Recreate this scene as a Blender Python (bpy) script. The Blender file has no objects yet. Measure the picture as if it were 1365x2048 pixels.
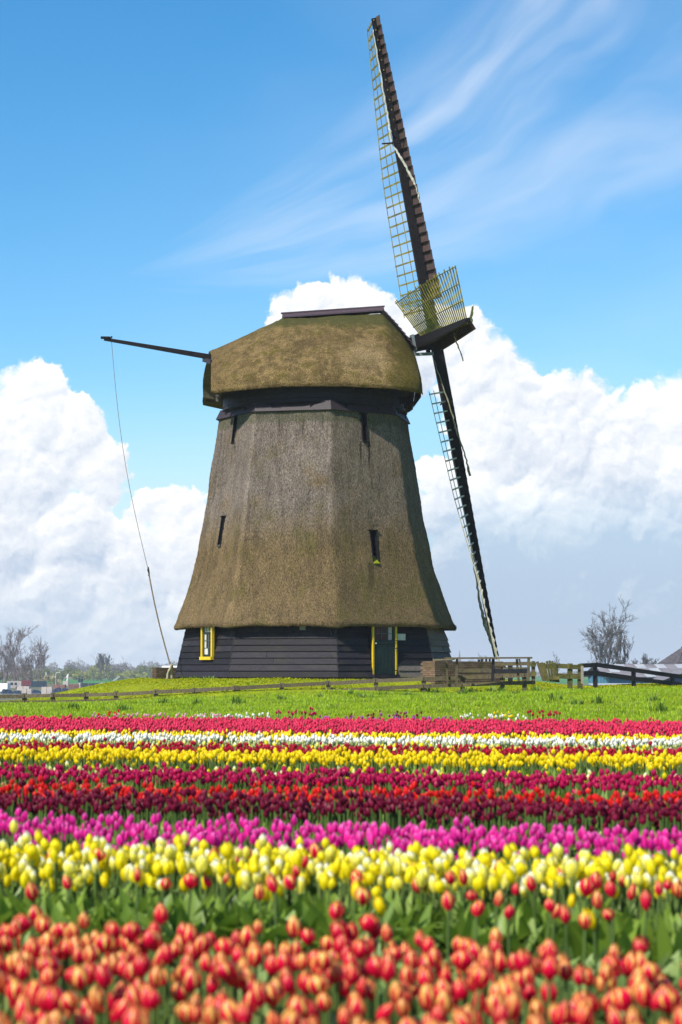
import bpy, math, random
import numpy as np
from mathutils import Vector, Matrix, Euler

R = math.radians
S = bpy.context.scene
COL = S.collection
rng = np.random.default_rng(7)
random.seed(7)

# ------------------------------------------------------------------ camera
cam_d = bpy.data.cameras.new('camera')
cam = bpy.data.objects.new('camera', cam_d)
COL.objects.link(cam)
cam_d.sensor_fit = 'VERTICAL'
cam_d.sensor_height = 36.0
cam_d.lens = 69.96
cam_d.clip_start = 0.1
cam_d.clip_end = 20000
cam.location = (0, 0, 1.25)
cam.rotation_euler = (R(90 + 4.611), 0, 0)
cam_d.dof.use_dof = True
cam_d.dof.focus_distance = 66
cam_d.dof.aperture_fstop = 4.0
S.camera = cam

# ------------------------------------------------------------------ sun, exposure
SUN_AZ, SUN_EL = 224.0, 46.0          # clockwise from +Y
sv = Vector((math.sin(R(SUN_AZ)) * math.cos(R(SUN_EL)), math.cos(R(SUN_AZ)) * math.cos(R(SUN_EL)), math.sin(R(SUN_EL))))
sun_d = bpy.data.lights.new('sun', 'SUN')
sun_d.energy = 5.0
sun_d.angle = R(0.53)
sun_d.color = (1.0, 0.95, 0.87)
sun = bpy.data.objects.new('sun', sun_d)
sun.rotation_euler = sv.to_track_quat('Z', 'Y').to_euler()
COL.objects.link(sun)
S.view_settings.view_transform = 'Standard'
S.view_settings.look = 'None'
S.view_settings.exposure = 0.46
S.view_settings.gamma = 1.0
S.view_settings.use_curve_mapping = False
S.render.engine = 'CYCLES'
S.cycles.volume_bounces = 0
S.cycles.max_bounces = 6
S.cycles.diffuse_bounces = 2
S.cycles.glossy_bounces = 2
S.cycles.transmission_bounces = 4
S.cycles.use_denoising = True
S.cycles.caustics_reflective = False
S.cycles.caustics_refractive = False

# ------------------------------------------------------------------ world: sky, cirrus, cumulus (all by direction)
W = bpy.data.worlds.new('World')
S.world = W
W.use_nodes = True
wt = W.node_tree
wt.nodes.clear()


class NB:
    """small helper that writes node graphs"""
    def __init__(s, nt): s.nt = nt

    def put(s, sock, v):
        if v is None: return
        if isinstance(v, bpy.types.NodeSocket): s.nt.links.new(v, sock)
        else: sock.default_value = v

    def m(s, op, a, b=None, c=None, clamp=False):
        n = s.nt.nodes.new('ShaderNodeMath'); n.operation = op; n.use_clamp = clamp
        for i, v in enumerate((a, b, c)): s.put(n.inputs[i], v)
        return n.outputs[0]

    def vm(s, op, a, b=None, scale=None):
        n = s.nt.nodes.new('ShaderNodeVectorMath'); n.operation = op
        s.put(n.inputs[0], a); s.put(n.inputs[1], b)
        if scale is not None: s.put(n.inputs['Scale'], scale)
        return n.outputs['Value'] if op in ('LENGTH', 'DISTANCE', 'DOT_PRODUCT') else n.outputs[0]

    def rng(s, v, a, b, c=0.0, d=1.0, smooth=True):
        n = s.nt.nodes.new('ShaderNodeMapRange'); n.interpolation_type = 'SMOOTHSTEP' if smooth else 'LINEAR'
        s.put(n.inputs[0], v)
        for i, x in enumerate((a, b, c, d)): s.put(n.inputs[i + 1], x)
        return n.outputs[0]

    def mixf(s, f, a, b):
        n = s.nt.nodes.new('ShaderNodeMix'); n.data_type = 'FLOAT'
        s.put(n.inputs[0], f); s.put(n.inputs[2], a); s.put(n.inputs[3], b)
        return n.outputs[0]

    def mix(s, f, a, b, kind='MIX'):
        n = s.nt.nodes.new('ShaderNodeMix'); n.data_type = 'RGBA'; n.blend_type = kind
        s.put(n.inputs[0], f); s.put(n.inputs[6], c4(a)); s.put(n.inputs[7], c4(b))
        return n.outputs[2]

    def noise(s, v, scale, detail=4, rough=0.5, dist=0.0, dim='3D', col=False):
        n = s.nt.nodes.new('ShaderNodeTexNoise'); n.noise_dimensions = dim
        s.put(n.inputs['Vector'], v); n.inputs['Scale'].default_value = scale
        n.inputs['Detail'].default_value = detail; n.inputs['Roughness'].default_value = rough
        n.inputs['Distortion'].default_value = dist
        return n.outputs['Color' if col else 'Fac']

    def vor(s, v, scale, feature='F1', out='Distance', dim='3D'):
        n = s.nt.nodes.new('ShaderNodeTexVoronoi'); n.feature = feature; n.voronoi_dimensions = dim
        s.put(n.inputs['Vector'], v); n.inputs['Scale'].default_value = scale
        return n.outputs[out]

    def xyz(s, a, b, c=0.0):
        n = s.nt.nodes.new('ShaderNodeCombineXYZ')
        for i, v in enumerate((a, b, c)): s.put(n.inputs[i], v)
        return n.outputs[0]

    def sep(s, v):
        n = s.nt.nodes.new('ShaderNodeSeparateXYZ'); s.put(n.inputs[0], v)
        return n.outputs


def c4(c):
    if isinstance(c, (tuple, list)) and len(c) == 3: return (*c, 1.0)
    return c


w = NB(wt)
tc = wt.nodes.new('ShaderNodeTexCoord')
D = tc.outputs['Generated']
dx, dy, dz = w.sep(D)
AZ = w.m('MULTIPLY', w.m('ARCTAN2', dx, dy), 3.98)      # angles times 3.98
EL = w.m('MULTIPLY', w.m('ARCSINE', dz), 3.98)
sky = wt.nodes.new('ShaderNodeTexSky')
sky.sky_type = 'NISHITA'
sky.sun_disc = False
sky.sun_elevation = R(SUN_EL)
sky.sun_rotation = R(SUN_AZ)
sky.altitude = 0
sky.air_density = 1.0
sky.dust_density = 0.25
sky.ozone_density = 3.0
STR = 0.13
hs = wt.nodes.new('ShaderNodeHueSaturation')
hs.inputs['Saturation'].default_value = 1.36
hs.inputs['Hue'].default_value = 0.494
hs.inputs['Value'].default_value = 0.97
wt.links.new(sky.outputs[0], hs.inputs['Color'])
skyc = hs.outputs[0]

P0 = w.xyz(AZ, EL, 0.0)
# cirrus: strands that fan out from a low point and curve upwards
rel = w.vm('SUBTRACT', P0, (-0.52, 0.76, 0.0))
rx, ry, _ = w.sep(rel)
rr = w.vm('LENGTH', rel)
th = w.m('SUBTRACT', w.m('ARCTAN2', ry, rx), w.m('MULTIPLY', w.m('POWER', rr, 1.6), 0.13))
cw = w.noise(w.xyz(rx, ry, 3.1), 2.2, 3, 0.5, col=True)
cwx, cwy, _ = w.sep(cw)
tw = w.m('ADD', th, w.m('MULTIPLY', w.m('SUBTRACT', cwx, 0.5), 0.30))
c1 = w.noise(w.xyz(w.m('MULTIPLY', tw, 5.5), w.m('MULTIPLY', rr, 1.1), 0.0), 1.0, 4, 0.5)
c2 = w.noise(w.xyz(w.m('MULTIPLY', tw, 17.0), w.m('MULTIPLY', rr, 2.6), 5.0), 1.0, 5, 0.5)
cs = w.m('ADD', w.m('MULTIPLY', c1, 0.80), w.m('MULTIPLY', c2, 0.20))
cmask = w.m('MULTIPLY', w.rng(th, -0.10, 0.06), w.rng(th, 0.60, 0.36))
cmask = w.m('MULTIPLY', cmask, w.rng(rr, 0.02, 0.45))
cirrus = w.m('MULTIPLY', w.rng(cs, 0.28, 0.72), cmask)
# one brighter strand high up and broad veils
strand = w.m('MULTIPLY', w.rng(w.m('ABSOLUTE', w.m('SUBTRACT', tw, w.m('ADD', 0.375, w.m('MULTIPLY', w.m('POWER', rr, 2.5), 0.02)))), 0.05, 0.0), w.rng(rr, 0.35, 0.9))
cirrus = w.m('ADD', cirrus, w.m('MULTIPLY', strand, w.m('MULTIPLY', c2, 0.55)), clamp=True)
veil = w.m('MULTIPLY', w.rng(w.noise(w.xyz(AZ, w.m('MULTIPLY', EL, 2.0), 9.0), 1.1, 3, 0.5), 0.35, 0.75), 0.35)
veil = w.m('MULTIPLY', veil, w.rng(AZ, -0.7, 0.3))
cirrus = w.m('MULTIPLY', w.m('MAXIMUM', cirrus, veil), 0.44)
cirrus = w.m('MULTIPLY', cirrus, w.rng(w.m('ABSOLUTE', AZ), 3.0, 1.5))
base = w.mix(cirrus, skyc, (5.4, 5.7, 6.2))
lowc = w.mix(w.rng(AZ, -0.15, 0.25), (3.9, 4.6, 5.4), (2.0, 2.8, 4.0))
base = w.mix(w.rng(EL, 0.62, 0.08, 0.0, 0.88), base, lowc)

# cumulus
CL = [  # centre x, centre y, radius in angle units (thousandths), shade offset
    (60, 850, 105, .05), (140, 880, 85, .05), (0, 960, 150, .0), (195, 925, 72, .05), (215, 985, 50, .0), (10, 1080, 120, -.05),
    (150, 1080, 110, -.05), (350, 1040, 62, .05), (300, 1030, 50, .0), (385, 1120, 110, .0), (270, 1150, 110, -.02), (120, 1190, 120, -.05),
    (0, 1240, 120, -.1), (230, 1270, 130, -.12), (420, 1260, 130, -.08), (-120, 900, 150, 0), (-260, 1050, 190, -.05), (-160, 1200, 160, -.1),
    (690, 605, 58, .1), (630, 625, 50, .05), (575, 640, 38, .0), (650, 700, 90, .0), (750, 660, 70, .0), (830, 700, 80, .0),
    (900, 690, 82, .1), (935, 660, 52, .1), (960, 740, 85, .08), (1030, 790, 75, .08), (1000, 880, 110, .0), (1110, 815, 82, .08), (1160, 800, 72, .05),
    (1130, 900, 110, .0), (1230, 850, 82, .05), (1290, 840, 85, .08), (1365, 850, 105, .08), (1250, 950, 120, -.02), (1380, 990, 130, .02), (1480, 900, 140, 0), (1620, 1000, 170, -.03),
    (890, 960, 60, .12), (950, 980, 78, .15), (1050, 1010, 80, .15), (1120, 1010, 30, .1), (860, 1030, 70, .0), (990, 1080, 90, -.12), (1100, 1080, 36, -.02),
    (1240, 1010, 60, -.1), (950, 1130, 110, -.12), (1080, 1130, 110, -.12), (1200, 1090, 110, -.08), (1330, 1100, 120, -.05), (1150, 1230, 120, -.15), (1000, 1240, 120, -.15), (1320, 1240, 130, -.12), (1480, 1120, 160, -.1),
]
wn = w.noise(P0, 5.5, 5, 0.55, col=True)
warp = w.vm('SCALE', w.vm('SUBTRACT', wn, (0.5, 0.5, 0.5)), scale=0.085)
wn2 = w.noise(P0, 26.0, 4, 0.6, col=True)
warp2 = w.vm('SCALE', w.vm('SUBTRACT', wn2, (0.5, 0.5, 0.5)), scale=0.035)
PW = w.vm('ADD', w.vm('ADD', P0, warp), warp2)
Lx, Ly = -0.42, 0.907
PL = w.vm('DOT_PRODUCT', PW, (Lx, Ly, 0.0))
f = sh = None
for (cx, cy, r, so) in CL:
    x, y, q = (cx - 682) / 1000, (1345 - cy) / 1000, r / 1000
    fi = w.m('SUBTRACT', q, w.vm('DISTANCE', PW, (x, y, 0.0)))
    si = w.m('MULTIPLY_ADD', PL, 1 / q, -(x * Lx + y * Ly) / q + so * 3)
    if f is None: f, sh = fi, si
    else:
        t = w.rng(w.m('SUBTRACT', fi, f), -0.022, 0.022)
        f = w.mixf(t, f, fi); sh = w.mixf(t, sh, si)
# generic banks of cloud elsewhere round the horizon
g = w.noise(D, 5.0, 5, 0.55)
gf = w.m('MULTIPLY', w.m('SUBTRACT', g, w.rng(EL, 0.0, 1.6, 0.47, 0.66, False)), 0.5)
outside = w.rng(w.m('ABSOLUTE', AZ), 0.75, 1.1)
f2 = w.mixf(outside, -0.3, gf)
f = w.m('MAXIMUM', f, f2)


def bulge(p):
    a = w.m('MULTIPLY', w.m('SUBTRACT', 0.45, w.vor(p, 15.0, 'SMOOTH_F1')), 0.050)
    b = w.m('MULTIPLY', w.m('SUBTRACT', 0.45, w.vor(p, 36.0, 'SMOOTH_F1')), 0.022)
    c = w.m('MULTIPLY', w.m('SUBTRACT', w.noise(p, 30.0, 6, 0.62), 0.5), 0.05)
    return w.m('ADD', w.m('ADD', a, b), c)


b0 = bulge(PW)
b1 = bulge(w.vm('ADD', PW, (Lx * 0.012, Ly * 0.012, 0.0)))
ff = w.m('ADD', f, b0)
soft = w.noise(P0, 3.4, 2, 0.5)
edge = w.rng(soft, 0.45, 0.65, 0.006, 0.030)
alpha = w.rng(ff, -0.006, edge)
small = w.m('MULTIPLY', w.m('SUBTRACT', b0, b1), 15.0)
big = w.m('MULTIPLY_ADD', sh, 0.36, 0.66)
low = w.noise(P0, 2.6, 4, 0.55)
lit = w.m('ADD', w.m('ADD', big, small), w.m('MULTIPLY', w.m('SUBTRACT', low, 0.5), 0.95))
hfade = w.rng(EL, 0.10, 0.45, 0.30, 0.0)
rightlow = w.m('MULTIPLY', w.rng(AZ, 0.05, 0.30), w.rng(EL, 0.42, 0.22))
lit = w.m('SUBTRACT', lit, w.m('ADD', hfade, w.m('MULTIPLY', rightlow, 0.4)))
ccol = w.mix(w.rng(lit, 0.0, 0.95, 0, 1, False), (2.8, 3.45, 4.45), (6.3, 6.3, 6.3))
alpha = w.m('MULTIPLY', alpha, w.m('SUBTRACT', 1.0, w.m('MULTIPLY', rightlow, 0.40)))
alpha = w.m('MULTIPLY', alpha, w.rng(EL, 0.0, 0.22, 0.55, 1.0))
final = w.mix(alpha, base, ccol)
bg = wt.nodes.new('ShaderNodeBackground')
bg.inputs[1].default_value = STR
wt.links.new(final, bg.inputs[0])
wo = wt.nodes.new('ShaderNodeOutputWorld')
wt.links.new(bg.outputs[0], wo.inputs[0])
W.cycles.sampling_method = 'MANUAL'
W.cycles.sample_map_resolution = 512
# ------------------------------------------------------------------ materials
def material(name, fn, rough=0.8, spec=0.3):
    m = bpy.data.materials.new(name)
    m.use_nodes = True
    nt = m.node_tree
    b = nt.nodes['Principled BSDF']
    b.inputs['Roughness'].default_value = rough
    b.inputs['Specular IOR Level'].default_value = spec
    n = NB(nt)
    fn(n, b)
    return m


def link_bump(n, b, h, strength, dist):
    bp = n.nt.nodes.new('ShaderNodeBump')
    bp.inputs['Strength'].default_value = strength
    bp.inputs['Distance'].default_value = dist
    n.put(bp.inputs['Height'], h)
    n.nt.links.new(bp.outputs[0], b.inputs['Normal'])


def objc(n): return n.nt.nodes.new('ShaderNodeTexCoord').outputs['Object']
def geo_pos(n): return n.nt.nodes.new('ShaderNodeNewGeometry').outputs['Position']
def orand(n): return n.nt.nodes.new('ShaderNodeObjectInfo').outputs['Random']


def scale_vec(n, v, s):
    return n.vm('MULTIPLY', v, s)


def thatch_tower(n, b):
    p = objc(n)
    x, y, z = n.sep(p)
    ps = scale_vec(n, p, (1, 1, 0.30))
    grain = n.noise(ps, 38, 3, 0.75)
    fine = n.noise(scale_vec(n, p, (1, 1, 0.45)), 95, 2, 0.7)
    streak = n.noise(scale_vec(n, p, (1, 1, 0.10)), 5.0, 4, 0.6)
    blotch = n.noise(p, 0.75, 5, 0.6)
    base = n.mix(n.rng(grain, 0.30, 0.72), (0.065, 0.042, 0.018), (0.36, 0.25, 0.125))
    grey = n.mix(n.rng(grain, 0.30, 0.72), (0.085, 0.066, 0.056), (0.38, 0.31, 0.255))
    gm = n.m('MULTIPLY', n.rng(z, 4.4, 6.6), n.rng(blotch, 0.20, 0.50))
    c = n.mix(gm, base, grey)
    c = n.mix(n.m('MULTIPLY', n.rng(streak, 0.47, 0.66), 0.62), c, n.mix(0.6, c, (0.045, 0.036, 0.026)))
    patch = n.noise(scale_vec(n, p, (1, 1, 0.55)), 0.55, 6, 0.68)
    c = n.mix(n.m('MULTIPLY', n.rng(patch, 0.50, 0.62), 0.45), c, n.vm('SCALE', c, scale=0.62))
    c = n.mix(n.m('MULTIPLY', n.rng(patch, 0.48, 0.36), 0.35), c, n.vm('SCALE', c, scale=1.45))
    # crease highlights beside two front corners, painted as paler thatch colour
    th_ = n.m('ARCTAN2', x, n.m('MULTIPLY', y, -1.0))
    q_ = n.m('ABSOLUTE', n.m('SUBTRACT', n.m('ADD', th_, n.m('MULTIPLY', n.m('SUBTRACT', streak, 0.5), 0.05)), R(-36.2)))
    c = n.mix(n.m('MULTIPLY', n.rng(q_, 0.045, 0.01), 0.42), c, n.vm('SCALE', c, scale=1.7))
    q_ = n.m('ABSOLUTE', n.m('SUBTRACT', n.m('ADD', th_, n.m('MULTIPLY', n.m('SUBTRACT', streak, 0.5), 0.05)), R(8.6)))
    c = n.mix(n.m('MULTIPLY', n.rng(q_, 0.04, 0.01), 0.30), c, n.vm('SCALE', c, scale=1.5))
    # mossy greenish-brown patches low down and on the damp right side
    mossn = n.noise(scale_vec(n, p, (1, 1, 0.6)), 1.6, 5, 0.65)
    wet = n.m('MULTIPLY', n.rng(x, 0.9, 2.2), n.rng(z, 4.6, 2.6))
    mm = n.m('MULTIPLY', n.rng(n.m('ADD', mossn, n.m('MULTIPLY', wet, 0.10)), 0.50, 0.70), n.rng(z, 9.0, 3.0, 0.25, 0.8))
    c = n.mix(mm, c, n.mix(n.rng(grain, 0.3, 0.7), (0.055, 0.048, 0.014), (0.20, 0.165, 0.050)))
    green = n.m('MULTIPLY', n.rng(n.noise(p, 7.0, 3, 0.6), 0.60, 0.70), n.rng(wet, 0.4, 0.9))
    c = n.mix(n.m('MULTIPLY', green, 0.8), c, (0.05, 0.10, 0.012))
    # darker olive tint on the faces right of the front corner, drips under the slots
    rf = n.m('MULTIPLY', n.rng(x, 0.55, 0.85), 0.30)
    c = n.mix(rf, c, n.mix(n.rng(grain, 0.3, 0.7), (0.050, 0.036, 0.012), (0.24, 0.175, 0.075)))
    xw = n.m('ADD', x, n.m('MULTIPLY', n.m('SUBTRACT', n.noise(p, 3.0, 2, 0.5), 0.5), 0.10))
    for (xc, wd_, z0_, z1_, am) in ((1.72, .05, 7.6, 8.5, .75), (2.02, .05, 7.3, 8.5, .8), (2.08, .16, 2.9, 4.1, .5), (-2.85, .04, 8.1, 8.6, .6), (-1.2, .03, 8.6, 9.4, .5), (.35, .04, 8.8, 9.5, .5), (-.35, .03, 8.5, 9.3, .45)):
        dm = n.m('MULTIPLY', n.rng(n.m('ABSOLUTE', n.m('SUBTRACT', xw, xc)), wd_, wd_ * .4), n.m('MULTIPLY', n.rng(z, z0_, (z0_ + z1_) / 2), n.rng(z, z1_ + .05, z1_)))
        dm = n.m('MULTIPLY', dm, n.m('LESS_THAN', y, 0.0))
        c = n.mix(n.m('MULTIPLY', dm, am), c, (0.03, 0.024, 0.018))
    # darker green band under the wooden ring
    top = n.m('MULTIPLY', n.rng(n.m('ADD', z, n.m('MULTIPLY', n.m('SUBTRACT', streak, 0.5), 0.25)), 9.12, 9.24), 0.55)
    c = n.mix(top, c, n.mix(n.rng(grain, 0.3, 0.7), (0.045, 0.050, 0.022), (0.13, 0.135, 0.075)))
    n.put(b.inputs['Base Color'], c)
    h = n.m('ADD', n.m('ADD', n.m('MULTIPLY', grain, 0.7), n.m('MULTIPLY', fine, 0.5)), n.m('MULTIPLY', streak, 0.5))
    link_bump(n, b, h, 0.9, 0.10)


def thatch_cap(n, b):
    p = objc(n)
    x, y, z = n.sep(p)
    ps = scale_vec(n, p, (1, 1, 0.5))
    grain = n.noise(ps, 34, 3, 0.75)
    fine = n.noise(scale_vec(n, p, (1, 1, 0.45)), 75, 2, 0.7)
    blotch = n.noise(p, 1.1, 7, 0.72)
    b2 = n.noise(p, 2.4, 5, 0.65)
    base = n.mix(n.rng(grain, 0.30, 0.72), (0.095, 0.060, 0.020), (0.50, 0.345, 0.145))
    brown = n.mix(n.rng(grain, 0.30, 0.72), (0.050, 0.034, 0.013), (0.23, 0.155, 0.062))
    c = n.mix(n.rng(n.m('ADD', n.m('MULTIPLY', blotch, 0.5), n.m('MULTIPLY', n.noise(p, 3.6, 6, 0.7), 0.5)), 0.42, 0.58), brown, base)
    moss = n.mix(n.rng(grain, 0.3, 0.7), (0.042, 0.038, 0.006), (0.19, 0.155, 0.020))
    mm = n.m('ADD', n.rng(b2, 0.50, 0.68), n.m('MULTIPLY', n.rng(z, 12.1, 13.5), 0.35))
    c = n.mix(n.m('MULTIPLY', mm, 0.75, clamp=True), c, moss)
    fr = n.m('MULTIPLY', n.rng(n.m('ADD', x, n.m('MULTIPLY', n.m('SUBTRACT', b2, 0.5), 2.0)), 2.3, 3.3), 0.75)
    c = n.mix(fr, c, moss)
    rear = n.m('MULTIPLY', n.rng(n.m('ADD', x, n.m('MULTIPLY', n.m('SUBTRACT', b2, 0.5), 2.0)), -2.2, -3.6), 0.5)
    c = n.mix(rear, c, brown)
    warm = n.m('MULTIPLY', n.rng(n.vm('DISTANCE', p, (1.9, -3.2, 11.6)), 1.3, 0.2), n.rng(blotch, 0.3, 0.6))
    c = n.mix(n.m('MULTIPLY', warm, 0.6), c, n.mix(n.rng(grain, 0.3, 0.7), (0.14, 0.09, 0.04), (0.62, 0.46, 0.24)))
    ridge = n.m('MULTIPLY', n.rng(n.m('ADD', z, n.m('MULTIPLY', n.m('SUBTRACT', b2, 0.5), 1.0)), 12.75, 13.25), 0.85)
    c = n.mix(ridge, c, n.mix(n.rng(grain, 0.3, 0.7), (0.036, 0.040, 0.010), (0.125, 0.125, 0.035)))
    n.put(b.inputs['Base Color'], c)
    h = n.m('ADD', n.m('ADD', n.m('MULTIPLY', grain, 0.7), n.m('MULTIPLY', fine, 0.5)), n.m('MULTIPLY', b2, 1.6))
    link_bump(n, b, h, 0.9, 0.11)


def wood(c0, c1, dirt=None, scale=(1, 1, 1), bump=0.3, vary=0.35):
    def fn(n, b):
        p = n.vm('ADD', objc(n), n.xyz(n.m('MULTIPLY', orand(n), 37.0), n.m('MULTIPLY', orand(n), 19.0), 0.0))
        a = n.noise(scale_vec(n, p, scale), 9, 5, 0.65)
        g = n.noise(p, 1.7, 4, 0.6)
        c = n.mix(n.rng(a, 0.3, 0.7), c0, c1)
        if dirt: c = n.mix(n.rng(g, 0.48, 0.68), c, dirt)
        v = n.m('MULTIPLY_ADD', orand(n), vary, 1.0 - vary / 2)
        c = n.vm('SCALE', c, scale=v)
        n.put(b.inputs['Base Color'], c)
        link_bump(n, b, a, bump, 0.02)
    return fn


def plain(c, c2=None, sc=8.0):
    def fn(n, b):
        if c2 is None: n.put(b.inputs['Base Color'], c4(c)); return
        n.put(b.inputs['Base Color'], n.mix(n.rng(n.noise(objc(n), sc, 4, 0.6), 0.3, 0.7), c, c2))
    return fn


def brickm(lo, hi, moss):
    def fn(n, b):
        r = orand(n)
        p = geo_pos(n)
        c = n.mix(r, lo, hi)
        a = n.noise(p, 22, 4, 0.65)
        c = n.mix(n.rng(a, 0.35, 0.75), c, n.mix(0.5, c, (0.05, 0.035, 0.03)))
        c = n.mix(n.m('MULTIPLY', n.rng(n.noise(p, 3.0, 4, 0.6), 0.48, 0.66), 0.7), c, moss)
        n.put(b.inputs['Base Color'], c)
        link_bump(n, b, a, 0.4, 0.02)
    return fn


def petal_mat(name, core, rim, tip=None, vary=0.25, edge0=0.45, edge1=0.95, trans=0.30, hue2=None, hue2amt=0.0, spec=0.28, rough=0.48, flame=False):
    """bloom colours: core of each petal, its margin, its tip; tone = (distance from midrib, height, random)"""
    m = bpy.data.materials.new(name)
    m.use_nodes = True
    nt = m.node_tree
    b = nt.nodes['Principled BSDF']
    b.inputs['Roughness'].default_value = rough
    b.inputs['Specular IOR Level'].default_value = spec
    b.inputs['Sheen Weight'].default_value = 0.0
    n = NB(nt)
    at = nt.nodes.new('ShaderNodeAttribute'); at.attribute_name = 'tone'
    e, h, r = n.sep(at.outputs['Vector'])
    r = n.m('FRACT', n.m('ADD', r, orand(n)))
    c = n.mix(n.rng(n.m('ADD', e, n.m('MULTIPLY', n.m('SUBTRACT', r, 0.5), 0.35)), edge0, edge1), core, rim)
    if flame: c = n.mix(n.rng(n.m('ADD', n.m('ADD', n.m('MULTIPLY', e, 0.80), n.m('MULTIPLY', h, 0.70)), n.m('MULTIPLY', n.m("SUBTRACT", r, 0.5), 0.42)), 0.90, 1.02), core, rim)
    if tip: c = n.mix(n.rng(n.m('ADD', h, n.m('MULTIPLY', n.m('SUBTRACT', r, 0.5), 0.3)), 0.62, 1.0), c, tip)
    if hue2: c = n.mix(n.m('LESS_THAN', n.m('FRACT', n.m('MULTIPLY', r, 7.31)), hue2amt), c, hue2)
    vein = n.noise(scale_vec(n, objc(n), (260, 260, 45)), 1.0, 2, 0.5)
    c = n.vm('SCALE', c, scale=n.m('MULTIPLY_ADD', n.m('FRACT', n.m('MULTIPLY', r, 3.7)), vary, 1.0 - vary * 0.6))
    c = n.vm('SCALE', c, scale=n.rng(vein, 0.3, 0.7, 0.80, 1.10))
    n.put(b.inputs['Base Color'], c)
    tr = nt.nodes.new('ShaderNodeBsdfTranslucent')
    n.put(tr.inputs[0], c)
    mx = nt.nodes.new('ShaderNodeMixShader')
    mx.inputs[0].default_value = trans
    nt.links.new(b.outputs[0], mx.inputs[1]); nt.links.new(tr.outputs[0], mx.inputs[2])
    nt.links.new(mx.outputs[0], nt.nodes['Material Output'].inputs[0])
    return m


def leaf_mat(name, c0, c1, trans=0.3, rough=0.45, spec=0.4, dry=None):
    m = bpy.data.materials.new(name)
    m.use_nodes = True
    nt = m.node_tree
    b = nt.nodes['Principled BSDF']
    b.inputs['Roughness'].default_value = rough
    b.inputs['Specular IOR Level'].default_value = spec
    n = NB(nt)
    at = nt.nodes.new('ShaderNodeAttribute'); at.attribute_name = 'tone'
    e, h, r = n.sep(at.outputs['Vector'])
    r = n.m('FRACT', n.m('ADD', r, orand(n)))
    big = n.noise(geo_pos(n), 0.45, 3, 0.6)
    f = n.m('ADD', n.m('MULTIPLY', r, 0.65), n.m('MULTIPLY', h, 0.35))
    f = n.m('ADD', f, n.m('MULTIPLY', n.m('SUBTRACT', big, 0.5), 0.9), clamp=True)
    c = n.mix(f, c0, c1)
    if dry: c = n.mix(n.rng(n.m('FRACT', n.m('MULTIPLY', r, 5.3)), 0.88, 0.97), c, dry)
    n.put(b.inputs['Base Color'], c)
    tr = nt.nodes.new('ShaderNodeBsdfTranslucent')
    n.put(tr.inputs[0], c)
    mx = nt.nodes.new('ShaderNodeMixShader')
    mx.inputs[0].default_value = trans
    nt.links.new(b.outputs[0], mx.inputs[1]); nt.links.new(tr.outputs[0], mx.inputs[2])
    nt.links.new(mx.outputs[0], nt.nodes['Material Output'].inputs[0])
    return m


M = {}
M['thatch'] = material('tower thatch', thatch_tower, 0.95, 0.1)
M['thatch_cap'] = material('cap thatch', thatch_cap, 0.95, 0.1)
M['tar'] = material('tarred boards', wood((0.007, 0.0055, 0.008), (0.023, 0.020, 0.026), (0.024, 0.021, 0.018), (1, 1, 6), 0.35, 0.9), 0.65, 0.2)
M['tar_old'] = material('weathered boards', wood((0.065, 0.055, 0.050), (0.16, 0.135, 0.115), (0.11, 0.10, 0.05), (1, 1, 6), 0.4, 0.4), 0.8, 0.2)
M['black'] = material('black timber', wood((0.005, 0.004, 0.005), (0.014, 0.011, 0.013), None, (2, 2, 1), 0.2, 0.3), 0.7, 0.15)
M['band'] = material('brown tarred band', wood((0.016, 0.010, 0.014), (0.036, 0.022, 0.027), (0.022, 0.018, 0.016), (1, 1, 5), 0.25, 0.3), 0.6, 0.35)
M['windboard'] = material('brown wind boards', wood((0.045, 0.024, 0.022), (0.085, 0.050, 0.044), (0.060, 0.045, 0.034), (2, 2, 1), 0.25, 0.35), 0.65, 0.3)
M['ridge'] = material('ridge boards', wood((0.040, 0.024, 0.030), (0.080, 0.050, 0.058), None, (1, 3, 3), 0.2, 0.2), 0.55, 0.4)
M['algae'] = material('algae covered lath', wood((0.15, 0.125, 0.012), (0.30, 0.27, 0.05), (0.13, 0.11, 0.05), (1, 1, 1), 0.1, 0.3), 0.8, 0.2)
M['lath'] = material('sunlit pale lath', wood((0.34, 0.32, 0.24), (0.60, 0.58, 0.50), (0.30, 0.27, 0.14), (1, 1, 1), 0.1, 0.3), 0.8, 0.2)  # sunlit look of the lower sail's bars painted into a paler lath colour
M['cloth'] = material('sail cloth', plain((0.62, 0.60, 0.54), (0.40, 0.38, 0.30), 6), 0.9, 0.1)
M['cloth_old'] = material('mossy sail cloth', plain((0.17, 0.155, 0.075), (0.36, 0.33, 0.24), 3), 0.9, 0.1)
M['rope'] = material('rope', plain((0.10, 0.08, 0.055), (0.20, 0.16, 0.11), 20), 0.9, 0.1)
M['rope_pale'] = material('pale rope', plain((0.30, 0.25, 0.17), (0.42, 0.36, 0.26), 20), 0.9, 0.1)
M['yellow'] = material('yellow paint', plain((0.72, 0.50, 0.012), (0.60, 0.40, 0.01), 5), 0.5, 0.4)
M['green'] = material('dark green paint', plain((0.007, 0.018, 0.016), (0.012, 0.028, 0.024), 5), 0.5, 0.3)
M['greenlight'] = material('green sash paint', plain((0.055, 0.085, 0.075)), 0.5, 0.4)
M['glass'] = material('dark glass', plain((0.02, 0.025, 0.03)), 0.06, 0.9)
M['glass_red'] = material('glass over red curtain', plain((0.11, 0.030, 0.030), (0.055, 0.022, 0.022), 3), 0.2, 0.15)
M['curtain'] = material('net curtain', plain((0.55, 0.53, 0.45), (0.38, 0.37, 0.32), 14), 0.9, 0.1)
M['iron'] = material('iron', plain((0.012, 0.011, 0.012)), 0.5, 0.5)
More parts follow.
